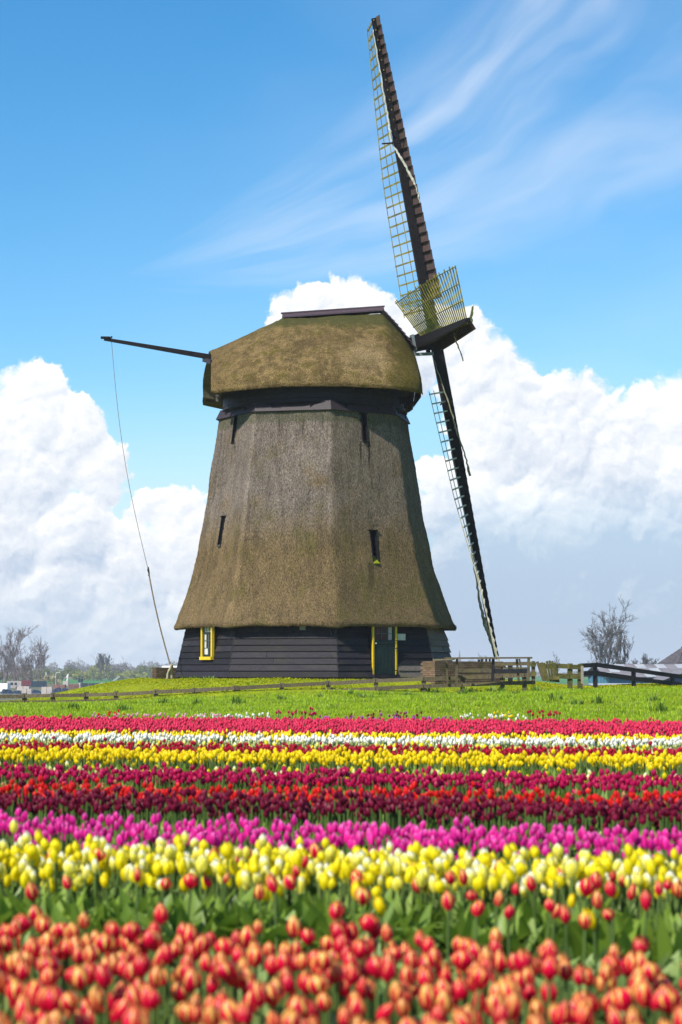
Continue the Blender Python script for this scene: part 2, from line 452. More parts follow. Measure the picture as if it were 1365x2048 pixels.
M['steel'] = material('galvanised plate', plain((0.20, 0.24, 0.24), (0.14, 0.17, 0.17), 12), 0.5, 0.5)
M['paleplate'] = material('pale enamel plate', plain((0.40, 0.41, 0.34), (0.50, 0.51, 0.44), 9), 0.5, 0.4)
M['white'] = material('white', plain((0.75, 0.75, 0.72)), 0.5, 0.4)
M['moss'] = material('mossy sill', plain((0.16, 0.20, 0.008), (0.24, 0.25, 0.012), 9), 0.9, 0.1)
M['mortar'] = material('mortar', plain((0.10, 0.085, 0.07), (0.06, 0.055, 0.04), 6), 0.95, 0.1)
M['brick'] = material('brown brick', brickm((0.16, 0.095, 0.062), (0.27, 0.175, 0.11), (0.10, 0.085, 0.022)), 0.9, 0.15)
M['brick_dark'] = material('dark brick', brickm((0.085, 0.055, 0.036), (0.16, 0.105, 0.065), (0.055, 0.055, 0.018)), 0.9, 0.15)
M['fence'] = material('weathered fence timber', wood((0.055, 0.043, 0.028), (0.16, 0.13, 0.085), (0.13, 0.11, 0.045), (6, 1, 1), 0.3, 0.45), 0.9, 0.15)
M['fence_green'] = material('algae stained gate timber', wood((0.040, 0.040, 0.014), (0.12, 0.115, 0.035), (0.16, 0.13, 0.04), (1, 1, 5), 0.3, 0.4), 0.9, 0.15)
M['fence_pale'] = material('bleached post timber', wood((0.22, 0.19, 0.15), (0.38, 0.34, 0.29), None, (1, 1, 5), 0.3, 0.3), 0.9, 0.15)
M['fence_black'] = material('black fence paint', wood((0.006, 0.005, 0.008), (0.014, 0.012, 0.017), None, (1, 1, 1), 0.1, 0.3), 0.55, 0.35)
M['blue'] = material('blue cladding', plain((0.010, 0.06, 0.125), (0.014, 0.075, 0.15), 0.4), 0.5, 0.3)
M['blue_pale'] = material('pale blue cladding', plain((0.045, 0.16, 0.22), (0.06, 0.19, 0.26), 0.4), 0.5, 0.3)
M['roofing'] = material('grey corrugated roofing', plain((0.15, 0.135, 0.145), (0.20, 0.185, 0.19), 0.7), 0.7, 0.3)
M['rooflight'] = material('pale rooflight sheet', plain((0.38, 0.38, 0.38), (0.30, 0.31, 0.33), 0.7), 0.5, 0.4)
M['tiles'] = material('old roof tiles', plain((0.045, 0.040, 0.046), (0.095, 0.082, 0.088), 1.6), 0.85, 0.2)
M['barnwall'] = material('barn brick wall', plain((0.16, 0.09, 0.06), (0.20, 0.12, 0.08), 1.0), 0.9, 0.1)
M['bark_grey'] = material('grey bark', plain((0.085, 0.078, 0.072), (0.13, 0.12, 0.11), 1.0), 0.9, 0.1)
M['bark_far'] = material('brown bark', plain((0.14, 0.11, 0.105), (0.20, 0.16, 0.15), 0.6), 0.9, 0.1)
M['tarp'] = material('dark blue tarpaulin', plain((0.008, 0.014, 0.030), (0.015, 0.030, 0.055), 1.5), 0.4, 0.5)
M['palecrate'] = material('pale crates', plain((0.50, 0.42, 0.36), (0.36, 0.33, 0.32), 1.2), 0.8, 0.2)
M['rustcrate'] = material('reddish crates', plain((0.24, 0.10, 0.075), (0.15, 0.09, 0.075), 1.5), 0.8, 0.2)
M['redpaint'] = material('dark red paint', plain((0.13, 0.02, 0.03)), 0.4, 0.4)
M['teal'] = material('blue green paint', plain((0.012, 0.040, 0.065), (0.018, 0.055, 0.085), 0.8), 0.5, 0.3)
M['soil'] = material('soil', plain((0.030, 0.026, 0.014), (0.060, 0.050, 0.028), 4.0), 0.95, 0.1)


def grass_ground(n, b):
    p = geo_pos(n)
    big = n.noise(p, 0.16, 4, 0.6)
    mid = n.noise(scale_vec(n, p, (1, 0.5, 1)), 1.5, 5, 0.65)
    fine = n.noise(p, 14, 4, 0.7)
    c = n.mix(n.rng(mid, 0.3, 0.7), (0.17, 0.24, 0.006), (0.36, 0.40, 0.008))
    c = n.mix(n.rng(big, 0.45, 0.65, 0, 0.6), c, (0.26, 0.25, 0.012))
    c = n.mix(n.rng(fine, 0.35, 0.75, 0.0, 0.55), c, (0.05, 0.085, 0.006))
    n.put(b.inputs['Base Color'], c)
    link_bump(n, b, n.m('ADD', fine, mid), 0.8, 0.08)


M['lawn'] = material('lawn', grass_ground, 0.9, 0.1)


def polder_ground(n, b):
    p = geo_pos(n)
    x, y, z = n.sep(p)
    strip = n.noise(scale_vec(n, p, (0.002, 0.012, 1)), 1.0, 3, 0.5)
    c = n.mix(n.rng(strip, 0.4, 0.6), (0.030, 0.15, 0.035), (0.045, 0.19, 0.030))
    yard = n.m('MULTIPLY', n.rng(y, 780, 700), n.rng(y, 60, 110))
    c = n.mix(yard, c, n.mix(n.noise(p, 0.05, 4, 0.6), (0.16, 0.14, 0.11), (0.10, 0.12, 0.05)))
    n.put(b.inputs['Base Color'], c)


M['polder'] = material('polder fields', polder_ground, 0.95, 0.05)
M['leaf_near'] = leaf_mat('tulip leaves', (0.065, 0.14, 0.012), (0.33, 0.44, 0.13), 0.45, 0.5, 0.45)
M['leaf_up'] = leaf_mat('upright tulip leaves', (0.09, 0.18, 0.012), (0.28, 0.40, 0.05), 0.45, 0.5, 0.3)
M['leaf_mid'] = leaf_mat('tulip greens', (0.075, 0.155, 0.010), (0.23, 0.34, 0.04), 0.4, 0.45, 0.4)
M['stem'] = leaf_mat('tulip stems', (0.07, 0.13, 0.022), (0.13, 0.19, 0.05), 0.1, 0.5, 0.3)
M['grass'] = leaf_mat('grass blades', (0.18, 0.29, 0.004), (0.46, 0.62, 0.02), 0.4, 0.5, 0.3, dry=(0.34, 0.34, 0.10))
M['grass_short'] = leaf_mat('short grass', (0.22, 0.27, 0.003), (0.52, 0.52, 0.006), 0.4, 0.6, 0.2)
M['weed'] = leaf_mat('weed leaves', (0.07, 0.15, 0.008), (0.24, 0.36, 0.04), 0.4, 0.5, 0.3)
M['olive'] = leaf_mat('olive foliage', (0.10, 0.125, 0.030), (0.26, 0.28, 0.06), 0.3, 0.7, 0.2)
M['olive_y'] = leaf_mat('spring foliage', (0.19, 0.21, 0.035), (0.42, 0.42, 0.09), 0.3, 0.7, 0.2)
M['blossom'] = leaf_mat('cream blossom', (0.38, 0.34, 0.16), (0.60, 0.54, 0.30), 0.3, 0.7, 0.2)
M['twig'] = leaf_mat('twig haze', (0.16, 0.14, 0.135), (0.32, 0.28, 0.26), 0.2, 0.8, 0.1)
M['reed'] = leaf_mat('dry reed', (0.28, 0.18, 0.10), (0.48, 0.34, 0.20), 0.2, 0.9, 0.1)
# bloom colours
M['t_flame'] = petal_mat('flamed petals', (0.80, 0.002, 0.050), (0.99, 0.62, 0.13), None, 0.22, flame=True, trans=0.38, spec=0.45, rough=0.42)
M['t_red'] = petal_mat('red petals', (0.60, 0.008, 0.015), (0.62, 0.010, 0.015), (0.72, 0.10, 0.015), 0.3)
M['t_yellow'] = petal_mat('yellow petals', (0.95, 0.70, 0.002), (0.97, 0.74, 0.004), None, 0.12)
M['t_cream'] = petal_mat('cream yellow petals', (0.97, 0.87, 0.08), (0.98, 0.92, 0.35), (0.99, 0.97, 0.80), 0.08, trans=0.42, hue2=(0.98, 0.83, 0.008, 1), hue2amt=0.5)
M['t_magenta'] = petal_mat('magenta petals', (0.74, 0.004, 0.23), (0.86, 0.022, 0.34), (0.90, 0.13, 0.48), 0.30)
M['t_maroon'] = petal_mat('maroon petals', (0.16, 0.003, 0.024), (0.22, 0.005, 0.036), None, 0.45)
M['t_scarlet'] = petal_mat('scarlet petals', (0.74, 0.010, 0.012), (0.80, 0.015, 0.014), None, 0.2)
M['t_purple'] = petal_mat('purple red petals', (0.44, 0.002, 0.060), (0.54, 0.004, 0.085), None, 0.35)
M['t_crimson'] = petal_mat('crimson petals', (0.46, 0.006, 0.030), (0.52, 0.008, 0.035), None, 0.35)
M['t_white'] = petal_mat('white petals', (0.90, 0.88, 0.72), (0.92, 0.91, 0.80), None, 0.08)
M['t_bud'] = petal_mat('pale green buds', (0.42, 0.46, 0.13), (0.55, 0.56, 0.22), None, 0.25)
M['t_rose'] = petal_mat('rose red petals', (0.72, 0.016, 0.070), (0.80, 0.05, 0.13), None, 0.30)
M['t_pink'] = petal_mat('pink petals', (0.78, 0.22, 0.36), (0.85, 0.45, 0.52), None, 0.2)
M['t_salmon'] = petal_mat('salmon buds', (0.55, 0.12, 0.08), (0.60, 0.28, 0.12), None, 0.4)
M['t_violet'] = petal_mat('violet petals', (0.36, 0.03, 0.26), (0.50, 0.10, 0.40), None, 0.3)


# ------------------------------------------------------------------ object helpers
def tag(o, label=None, cat=None, group=None, kind=None):
    if label: o['label'] = label
    if cat: o['category'] = cat
    if group: o['group'] = group
    if kind: o['kind'] = kind
    return o


def empty(name, loc=(0, 0, 0), rz=0.0, parent=None):
    o = bpy.data.objects.new(name, None)
    o.empty_display_size = 0.3
    o.location = loc
    o.rotation_euler = (0, 0, rz)
    COL.objects.link(o)
    if parent: o.parent = parent
    return o


def obj(name, me, parent=None, loc=None, rot=None, sc=None):
    o = bpy.data.objects.new(name, me)
    if loc is not None: o.location = loc
    if rot is not None: o.rotation_euler = rot
    if sc is not None: o.scale = sc
    COL.objects.link(o)
    if parent: o.parent = parent
    return o


def copy_tree(o, parent=None):
    c = o.copy(); COL.objects.link(c); c.parent = parent
    for ch in list(o.children): copy_tree(ch, c)
    return c


def np_mesh(name, V, Q, mats, mi=None, smooth=True, tone=None):
    """mesh from numpy arrays; Q quads (n,4)"""
    me = bpy.data.meshes.new(name)
    V = np.ascontiguousarray(V, dtype=np.float32); Q = np.ascontiguousarray(Q, dtype=np.int32)
    me.vertices.add(len(V)); me.vertices.foreach_set('co', V.ravel())
    me.loops.add(Q.size); me.loops.foreach_set('vertex_index', Q.ravel())
    me.polygons.add(len(Q))
    me.polygons.foreach_set('loop_start', np.arange(0, Q.size, Q.shape[1], dtype=np.int32))
    me.polygons.foreach_set('loop_total', np.full(len(Q), Q.shape[1], dtype=np.int32))
    if mi is not None: me.polygons.foreach_set('material_index', np.asarray(mi, dtype=np.int32))
    me.polygons.foreach_set('use_smooth', np.full(len(Q), smooth, dtype=bool))
    for m in (mats if isinstance(mats, (list, tuple)) else [mats]): me.materials.append(m)
    if tone is not None:
        a = me.attributes.new('tone', 'FLOAT_VECTOR', 'POINT')
        a.data.foreach_set('vector', np.ascontiguousarray(tone, dtype=np.float32).ravel())
    me.update(calc_edges=True)
    return me


class MB:
    """collects boxes, prisms and tubes into one mesh"""
    def __init__(s): s.v = []; s.f = []

    def add(s, vs, fs):
        k = len(s.v); s.v += [tuple(v) for v in vs]; s.f += [tuple(i + k for i in f) for f in fs]; return s

    def box(s, c, d, rot=None, ax=None):
        """box at c with full sizes d; ax = three axis vectors, or rot = Euler"""
        if ax is None:
            mt = (rot if rot is not None else Euler((0, 0, 0))).to_matrix()
            ax = [mt.col[i] for i in range(3)]
        ax = [Vector(a) for a in ax]
        c = Vector(c)
        vs = [c + ax[0] * (d[0] / 2 * i) + ax[1] * (d[1] / 2 * j) + ax[2] * (d[2] / 2 * k) for k in (-1, 1) for j in (-1, 1) for i in (-1, 1)]
        return s.add(vs, BOXF)

    def bar(s, p, q, w_, h_, up=(0, 0, 1), w2=None, h2=None):
        p = Vector(p); q = Vector(q); d = (q - p).normalized()
        u = Vector(up); a = d.cross(u)
        if a.length < 1e-4: a = d.cross(Vector((1, 0, 0)))
        a.normalize(); u = a.cross(d).normalized()
        w2 = w_ if w2 is None else w2; h2 = h_ if h2 is None else h2
        vs = []
        for (e, ww, hh) in ((p, w_, h_), (q, w2, h2)):
            for (i, j) in ((-1, -1), (1, -1), (-1, 1), (1, 1)): vs.append(e + a * (ww / 2 * i) + u * (hh / 2 * j))
        return s.add(vs, BOXF)

    def hexa(s, vs): return s.add(vs, BOXF)

    def tube(s, pts, rad, n=6):
        pts = [Vector(p) for p in pts]
        k = len(s.v); rings = []
        for i, p in enumerate(pts):
            d = (pts[min(i + 1, len(pts) - 1)] - pts[max(i - 1, 0)]).normalized()
            a = d.cross(Vector((0.13, 0.21, 1)));
            if a.length < 1e-3: a = d.cross(Vector((1, 0, 0)))
            a.normalize(); b = d.cross(a)
            r = rad[i] if isinstance(rad, (list, tuple)) else rad
            rings.append([p + (a * math.cos(6.2832 * j / n) + b * math.sin(6.2832 * j / n)) * r for j in range(n)])
        vs = [v for g_ in rings for v in g_]
        fs = [(i * n + j, i * n + (j + 1) % n, (i + 1) * n + (j + 1) % n, (i + 1) * n + j) for i in range(len(pts) - 1) for j in range(n)]
        fs += [tuple(range(n - 1, -1, -1)), tuple((len(pts) - 1) * n + j for j in range(n))]
        return s.add(vs, fs)

    def mesh(s, name, mat, smooth=False):
        me = bpy.data.meshes.new(name)
        me.from_pydata(s.v, [], s.f)
        me.materials.append(mat)
        if smooth: me.polygons.foreach_set('use_smooth', [True] * len(me.polygons))
        me.update()
        return me

    def build(s, name, mat, parent=None, smooth=False, **kw):
        return obj(name, s.mesh(name, mat, smooth), parent, **kw)


BOXF = [(0, 2, 3, 1), (4, 5, 7, 6), (0, 1, 5, 4), (2, 6, 7, 3), (0, 4, 6, 2), (1, 3, 7, 5)]


def at(px, py, Y):
    """world point at depth Y seen in the photograph at px, py"""
    t = R(4.611); u = (px - 682.5) / 3980.0; v = (1024 - py) / 3980.0
    x, y, z = u, math.cos(t) - v * math.sin(t), math.sin(t) + v * math.cos(t)
    return Vector((x * Y / y, Y, 1.25 + z * Y / y))


def vnoise(V, s, seed=0.0):
    """cheap smooth pseudo-noise, -1..1, from sines"""
    x, y, z = V[:, 0] * s + seed, V[:, 1] * s + seed * 1.7, V[:, 2] * s + seed * 2.3
    return (np.sin(x * 1.7 + np.sin(y * 2.1 + 1.3) * 1.5) + np.sin(y * 1.9 + np.sin(z * 1.6 + 0.7) * 1.7) + np.sin(z * 2.2 + np.sin(x * 1.4 + 2.1) * 1.6)) / 3
# ------------------------------------------------------------------ terrain
MX, MY, MZ = -1.01, 74.0, 1.0


def sst(x, a, b):
    t = np.clip((x - a) / (b - a), 0, 1)
    return t * t * (3 - 2 * t)


def ground_z(x, y):
    x = np.asarray(x, float); y = np.asarray(y, float)
    g = np.clip(0.46 + 0.0235 * x, 0.14, 0.78)
    z = g * sst(y, 36.5, 63)
    d = np.hypot(x - MX, (y - MY) * 1.0)
    z = z + (1.0 - z) * sst(d, 11.5, 6.0) * (y > 40)
    ys = 79 + np.clip((x + 9) * 0.8, -8, 3)
    z = z + (-2.75 - z) * sst(y, ys, ys + 13)
    z = z + 0.035 * (np.sin(x * 0.9 + np.sin(y * 0.5) * 2) * np.sin(y * 0.8 + 1)) * sst(y, 38, 50)
    return z


def gz(x, y): return float(ground_z(x, y))


def grid(xs, ys, zf):
    X, Y = np.meshgrid(xs, ys)
    V = np.stack([X.ravel(), Y.ravel(), zf(X.ravel(), Y.ravel())], 1)
    nx, ny = len(xs), len(ys)
    i = (np.arange(ny - 1)[:, None] * nx + np.arange(nx - 1)[None]).ravel()
    return V, np.stack([i, i + 1, i + 1 + nx, i + nx], 1)


V, Q = grid(np.linspace(-60, 60, 41), np.linspace(-25, 36.6, 30), lambda x, y: 0.0 * x)
tag(obj('tulip_field_soil', np_mesh('tulip_field_soil', V, Q, M['soil'])), kind='structure')
V, Q = grid(np.linspace(-60, 60, 241), np.linspace(36.4, 98, 160), lambda x, y: ground_z(x, y) + 0.004)
tag(obj('grass_bank', np_mesh('grass_bank', V, Q, M['lawn'])), kind='structure')
V, Q = grid(np.array([-2900, -900, -300, 0, 300, 900, 2900.]), np.array([-900, -200, 0, 90, 200, 500, 1000, 2000, 3000.]), lambda x, y: 0 * x - 2.76)
tag(obj('polder_ground', np_mesh('polder_ground', V, Q, M['polder'])), kind='structure')

# ------------------------------------------------------------------ the mill
mill = tag(empty('windmill', (MX, MY, MZ)), 'thatched octagonal windmill with dark boarded foot, yellow framed door and lattice sails', 'windmill')
TH0 = 10.3
PROF = [(9.66, 3.62), (9.2, 3.66), (7.83, 3.88), (5.81, 4.17), (4.08, 4.50), (3.0, 4.80), (2.45, 5.00), (2.0, 5.22)]


def Rz(z):
    zs = [p[0] for p in PROF][::-1]; rs = [p[1] for p in PROF][::-1]
    return np.interp(z, zs, rs)


C225 = math.cos(R(22.5)); T225 = math.tan(R(22.5))


def face_axes(k):
    a = R(TH0 + 22.5 + 45 * k)
    return Vector((math.sin(a), -math.cos(a), 0)), Vector((math.cos(a), math.sin(a), 0))


# smooth profile through a spline-like resample
zs = np.linspace(9.66, 2.0, 90)
SLOTS = {0: [(5.28, 4.10), (9.52, 8.52)], 6: [(5.88, 4.82), (9.58, 8.60)]}
for k_, l_ in SLOTS.items():
    for zz in l_:
        for z1_ in zz:
            zs = zs[np.abs(zs - z1_) > .035]
    for zz in l_: zs = np.append(zs, zz)
zs = np.sort(np.unique(np.round(zs, 3)))[::-1]
rsm = np.array([np.mean([Rz(np.clip(z + d, 2.0, 9.66)) for d in (-.35, -.2, 0, .2, .35)]) if 2.4 < z < 9.3 else Rz(z) for z in zs])
rows = [(z, r) for z, r in zip(zs, rsm)] + [(1.93, 5.23), (1.87, 5.19), (1.86, 5.10), (1.93, 4.90), (2.02, 4.66), (2.1, 4.45)]
SW = 0.082
snots = np.unique(np.round(np.concatenate([np.linspace(-1, 1, 41), [-SW, SW], [-.985, .985, -.93, .93]]), 4))
snots = snots[:-1]
ang, fk, fs_ = [], [], []
for k in range(8):
    for s_ in snots:
        ang.append(R(TH0 + 45 * k + 22.5) + math.atan(s_ * T225)); fk.append(k); fs_.append(s_)
ang = np.array(ang); na = len(ang)


def oct_r(a, p=110):
    """radius factor (apothem 1) of a slightly round-cornered octagon"""
    t = (a - R(TH0)) % (math.pi / 4) - math.pi / 8
    c = np.abs(np.cos(t)) ** p
    for s_ in (-1, 1): c = c + np.maximum(np.cos(t + s_ * math.pi / 4), 0) ** p
    return 1 / c ** (1 / p)


def flare(A):
    # the skirt and foot spread a little further on the side under the sails
    k_ = np.clip((9.6 - A[:, 2]) / 7.6, 0, 1.1) ** 1.5
    A[:, 0] += np.where(A[:, 0] > 0, .042 * (A[:, 0] / 4.7) * A[:, 0] * k_, 0)


ofac = oct_r(ang) * C225
VV = []
for (z, r) in rows:
    rr_ = r * ofac
    VV.append(np.stack([np.sin(ang) * rr_, -np.cos(ang) * rr_, np.full(na, z)], 1))
VV = np.array(VV)
fl = VV.reshape(-1, 3)
n1 = vnoise(fl, 1.1) * 0.030 + vnoise(fl * np.array([1, 1, .5]), 4.3, 3) * 0.013 + rng.normal(0, .006, len(fl))
rad = np.hypot(fl[:, 0], fl[:, 1])
fl[:, 0] *= 1 + n1 / rad; fl[:, 1] *= 1 + n1 / rad
low = fl[:, 2] < 2.3
fl[low, 2] += vnoise(fl[low] * np.array([1, 1, 0]), 2.5, 5) * 0.03 - (np.abs(np.tan(((np.arctan2(fl[low, 0], -fl[low, 1]) - R(TH0)) % (math.pi / 4)) - math.pi / 8)) / T225) ** 3 * .07
nr = len(rows)
Qs = []
zr = [r_[0] for r_ in rows]
for i in range(nr - 1):
    for j in range(na):
        k, s0 = fk[j], fs_[j]
        s1 = snots[(j % len(snots)) + 1] if (j % len(snots)) + 1 < len(snots) else 1
        if k in SLOTS and s0 >= -SW - 1e-3 and s1 <= SW + 1e-3:
            zm = (zr[i] + zr[i + 1]) / 2
            if any(hi > zm > lo for hi, lo in SLOTS[k]): continue
        j2 = (j + 1) % na
        Qs.append((i * na + j, (i + 1) * na + j, (i + 1) * na + j2, i * na + j2))
flare(fl)
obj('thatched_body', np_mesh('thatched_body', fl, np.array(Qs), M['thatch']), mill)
# straw tips that roughen the surface and the eaves
def straw(n_, pos, nrm, down, name, mat, parent, L=(.035, .085)):
    a_ = np.cross(nrm, down)
    l_ = rng.uniform(L[0], L[1], n_)[:, None]; w_ = rng.uniform(.004, .009, n_)[:, None]
    jit = rng.normal(0, .25, (n_, 3))
    d_ = down + jit * .5 + nrm * .22; d_ /= np.linalg.norm(d_, axis=1)[:, None]
    p0 = pos - nrm * .015
    V_ = np.stack([p0 - a_ * w_, p0 + a_ * w_, p0 + d_ * l_ + a_ * w_ * .5, p0 + d_ * l_ - a_ * w_ * .5], 1).reshape(-1, 3)
    Q_ = np.arange(n_ * 4).reshape(-1, 4)
    o_ = obj(name, np_mesh(name, V_, Q_, mat, smooth=False), parent)
    tag(o_, kind='stuff')
    return o_
n_ = 40000
a_ = rng.uniform(0, 2 * math.pi, n_); z_ = rng.uniform(2.0, 9.6, n_)
z_[:5000] = rng.uniform(1.90, 2.05, 5000)
r_ = np.interp(z_, zs[::-1], rsm[::-1]) * (oct_r(a_) * C225)
r2 = np.interp(z_ + .1, zs[::-1], rsm[::-1]) * (oct_r(a_) * C225)
pos = np.stack([np.sin(a_) * r_, -np.cos(a_) * r_, z_], 1)
nz = np.stack([np.sin(a_), -np.cos(a_), (r_ - r2) / .1], 1); nz /= np.linalg.norm(nz, axis=1)[:, None]
dn = np.stack([np.sin(a_) * (r_ - r2), -np.cos(a_) * (r_ - r2), np.full(n_, -.1)], 1); dn /= np.linalg.norm(dn, axis=1)[:, None]
okm = np.ones(n_, bool)
for k, l_ in SLOTS.items():
    n0, t0 = face_axes(k)
    sd = pos @ np.array(t0)
    infr = (pos @ np.array(n0) > 2) & (np.abs(sd) < .24)
    for hi, lo in l_: okm &= ~(infr & (z_ < hi + .15) & (z_ > lo - .02))
flare(pos)
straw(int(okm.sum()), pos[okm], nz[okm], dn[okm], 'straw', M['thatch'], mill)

# slot windows: dark wooden lining set into the thatch
for k, l_ in SLOTS.items():
    n0, t0 = face_axes(k)
    for q, (hi, lo) in enumerate(l_):
        up_ = Vector((0, 0, 1))
        ra, rb = float(np.interp(hi, zs[::-1], rsm[::-1])) * C225, float(np.interp(lo, zs[::-1], rsm[::-1])) * C225
        hw = SW * (ra + rb) / 2 * T225 / 1.0
        m_ = MB()
        for s_ in (-1, 1):
            th_ = .035
            vs = []
            for zz, rr_ in ((lo, rb), (hi, ra)):
                for d_ in (-.55, .03):
                    for e_ in (0, th_):
                        vs.append(n0 * (rr_ + d_) + t0 * (s_ * (hw - th_ + e_)) + up_ * zz)
            m_.hexa([vs[i] for i in (0, 1, 2, 3, 4, 5, 6, 7)])
        m_.box(n0 * (min(ra, rb) - .45) + up_ * ((hi + lo) / 2), (.04, hw * 2.2, hi - lo + .1), ax=(n0, t0, up_))
        m_.box(n0 * (ra - .15) + up_ * (hi + .02), (.44, hw * 2 + .10, .03), ax=(n0, t0, up_))
        so = m_.build('slot_window', M['black'], mill)
        sill = MB()
        tl = (n0 + up_ * -.35).normalized()
        if k == 0 and q == 0: tl = (n0 + up_ * -.9).normalized()
        sill.box(n0 * (rb - (.10 if k == 0 and q == 0 else .14)) + up_ * (lo + (.13 if k == 0 and q == 0 else .05)), (.42, hw * 2 - .03, .05), ax=(tl, t0, tl.cross(t0)))
        sill.build('sill', M['moss'] if (k == 0 and q == 0) else M['tar_old'] if q == 0 else M['black'], so)

# ---- boarded foot: lapped boards, one object each
ZB0, ZB1, NB_ = 0.10, 2.13, 9
RB0, RB1 = 5.12, 4.66


def Rb(z): return RB0 + (RB1 - RB0) * (z - ZB0) / (ZB1 - ZB0)


def stretch(v): return (v[0] + (.042 * v[0] * v[0] / 4.7 if v[0] > 0 else 0), v[1], v[2])


def foot_board(n0, t0, z0, z1, a, b, bow=0.0, mat='tar', thick=.055):
    """one lapped board between fractions a and b of the face width"""
    vs = []
    for z, o_ in ((z0 - .012, thick), (z1 + .01, .012)):
        rr_ = Rb(z)
        for d_ in (-.02, o_ + bow):
            for e_ in (a, b):
                ee = e_ if abs(e_) < .999 else e_ * 1.004
                vs.append(n0 * (rr_ * C225 + d_) + t0 * (ee * rr_ * math.sin(R(22.5))) + Vector((0, 0, z)))
    m_ = MB().hexa(vs)
    m_.v = [stretch(v) for v in m_.v]
    return m_.build('board', M[mat], mill)


BH = (ZB1 - ZB0) / NB_
for k in range(8):
    n0, t0 = face_axes(k)
    for i in range(NB_):
        z0, z1 = ZB0 + i * BH, ZB0 + (i + 1) * BH
        spans = [(-1, 1)]
        if k == 0: spans = [(-1, -.30), (.245, 1)]
        if k == 6 and z1 > .78: spans = [(-1, -.07), (.37, 1)]
        if k == 7 and i in (2, 5): spans = [(-1, .21 if i == 2 else -.3), (.212 if i == 2 else -.298, 1)]
        if random.random() < .45:
            j_ = random.randrange(len(spans)); a, b = spans[j_]
            if b - a > .9:
                c_ = random.uniform(a + .3, b - .3); spans[j_:j_ + 1] = [(a, c_ - .003), (c_ + .003, b)]
        for (a, b) in spans:
            old = (k == 1 and random.random() < .8) or (k == 0 and i in (0, 1) and b > .9) or (k == 7 and i < 1 and a > .1)
            foot_board(n0, t0, z0, z1, a, b, random.uniform(0, .05) if k == 1 else random.uniform(0, .006), 'tar_old' if old else 'tar')
    # dark lining behind the boards
bk = MB()
ring0 = [(math.sin(R(TH0 + 45 * k)) * (RB0 - .07), -math.cos(R(TH0 + 45 * k)) * (RB0 - .07), -.2) for k in range(8)]
ring1 = [(math.sin(R(TH0 + 45 * k)) * (RB1 - .07), -math.cos(R(TH0 + 45 * k)) * (RB1 - .07), 2.4) for k in range(8)]
bk.add(ring0 + ring1, [(k, (k + 1) % 8, (k + 1) % 8 + 8, k + 8) for k in range(8)])
bk.v = [stretch(v) for v in bk.v]
bk.build('foot_lining', M['black'], mill)
# brick plinth, bricks laid in two courses under the front faces
pl_m = MB()
for k in range(8):
    n0, t0 = face_axes(k)
    vs = []
    for z in (-.35, ZB0 - .015):
        for d_ in (-.3, -.02):
            for e_ in (-1, 1): vs.append(n0 * (RB0 * C225 + d_) + t0 * (e_ * (RB0 + d_ / C225) * math.sin(R(22.5))) + Vector((0, 0, z)))
    pl_m.hexa(vs)
pl_m.v = [stretch(v) for v in pl_m.v]
plinth = pl_m.build('plinth', M['mortar'], mill)
bm_ = MB().box((0, 0, 0), (.205, .05, .048)).mesh('brick', M['brick'])
bmd = MB().box((0, 0, 0), (.205, .05, .048)).mesh('brick', M['brick_dark'])
for k in (6, 7, 0, 1):
    n0, t0 = face_axes(k)
    an = math.atan2(t0.y, t0.x)
    hw = RB0 * math.sin(R(22.5))
    for c_ in range(3):
        nb = int(2 * hw / .215)
        for i in range(nb):
            u_ = -hw + .12 + i * .215 + (c_ % 2) * .1
            if u_ > hw - .08: continue
            p = n0 * (RB0 * C225 - .015) + t0 * u_ + Vector((0, 0, ZB0 - .045 - c_ * .058))
            obj('brick', bmd, plinth, loc=p, rot=(0, 0, an))
# corner strips and iron anchors
for k in range(8):
    a = R(TH0 + 45 * k)
    d0 = Vector((math.sin(a), -math.cos(a), 0))
    MB().bar(d0 * (Rb(ZB0) + .015) + Vector((0, 0, ZB0)), d0 * (Rb(ZB1) + .015) + Vector((0, 0, ZB1)), .05, .05, up=d0).build('corner_strip', M['tar'], mill)
n7, t7 = face_axes(7)
for px_, zl in ((655, 1.78), (464, 1.78)):
    nn, tt = (face_axes(7) if px_ == 655 else face_axes(6))
    u_ = 1.72 if px_ == 655 else 1.55
    rr_ = Rb(zl) * C225 + .06
    m_ = MB()
    m_.bar(nn * rr_ + tt * (u_ - .12) + Vector((0, 0, zl)), nn * (rr_ + .04) + tt * u_ + Vector((0, 0, zl - .42)), .03, .03)
    m_.bar(nn * rr_ + tt * (u_ + .10) + Vector((0, 0, zl - .05)), nn * (rr_ + .04) + tt * u_ + Vector((0, 0, zl - .42)), .03, .03)
    if px_ == 655:
        m_.bar(nn * (rr_ + .05) + tt * (u_ - .1) + Vector((0, 0, zl - .4)), nn * (rr_ + .13) + tt * (u_ - .12) + Vector((0, 0, zl - .95)), .022, .022)
        m_.bar(nn * (rr_ + .05) + tt * (u_ + .1) + Vector((0, 0, zl - .4)), nn * (rr_ + .13) + tt * (u_ + .12) + Vector((0, 0, zl - 1.0)), .022, .022)
    m_.build('iron_hook', M['iron'], mill)
for zl, u_, s_ in ((1.80, .62, (.21, .15)),):
    rr_ = Rb(zl) * C225 + .055
    MB().box(n7 * rr_ + t7 * u_ + Vector((0, 0, zl)), (.012, s_[0], s_[1]), ax=(n7, t7, Vector((0, 0, 1)))).build('wall_plate', M['steel'], mill)

UP = Vector((0, 0, 1))
# ---- door with yellow jambs
n0, t0 = face_axes(0)
ap = Rb(.12) * C225 + .03
door = empty('door', (0, 0, 0), 0, mill)


face6 = face_axes(6)
DU = {'door': -.03, 'win': .29}


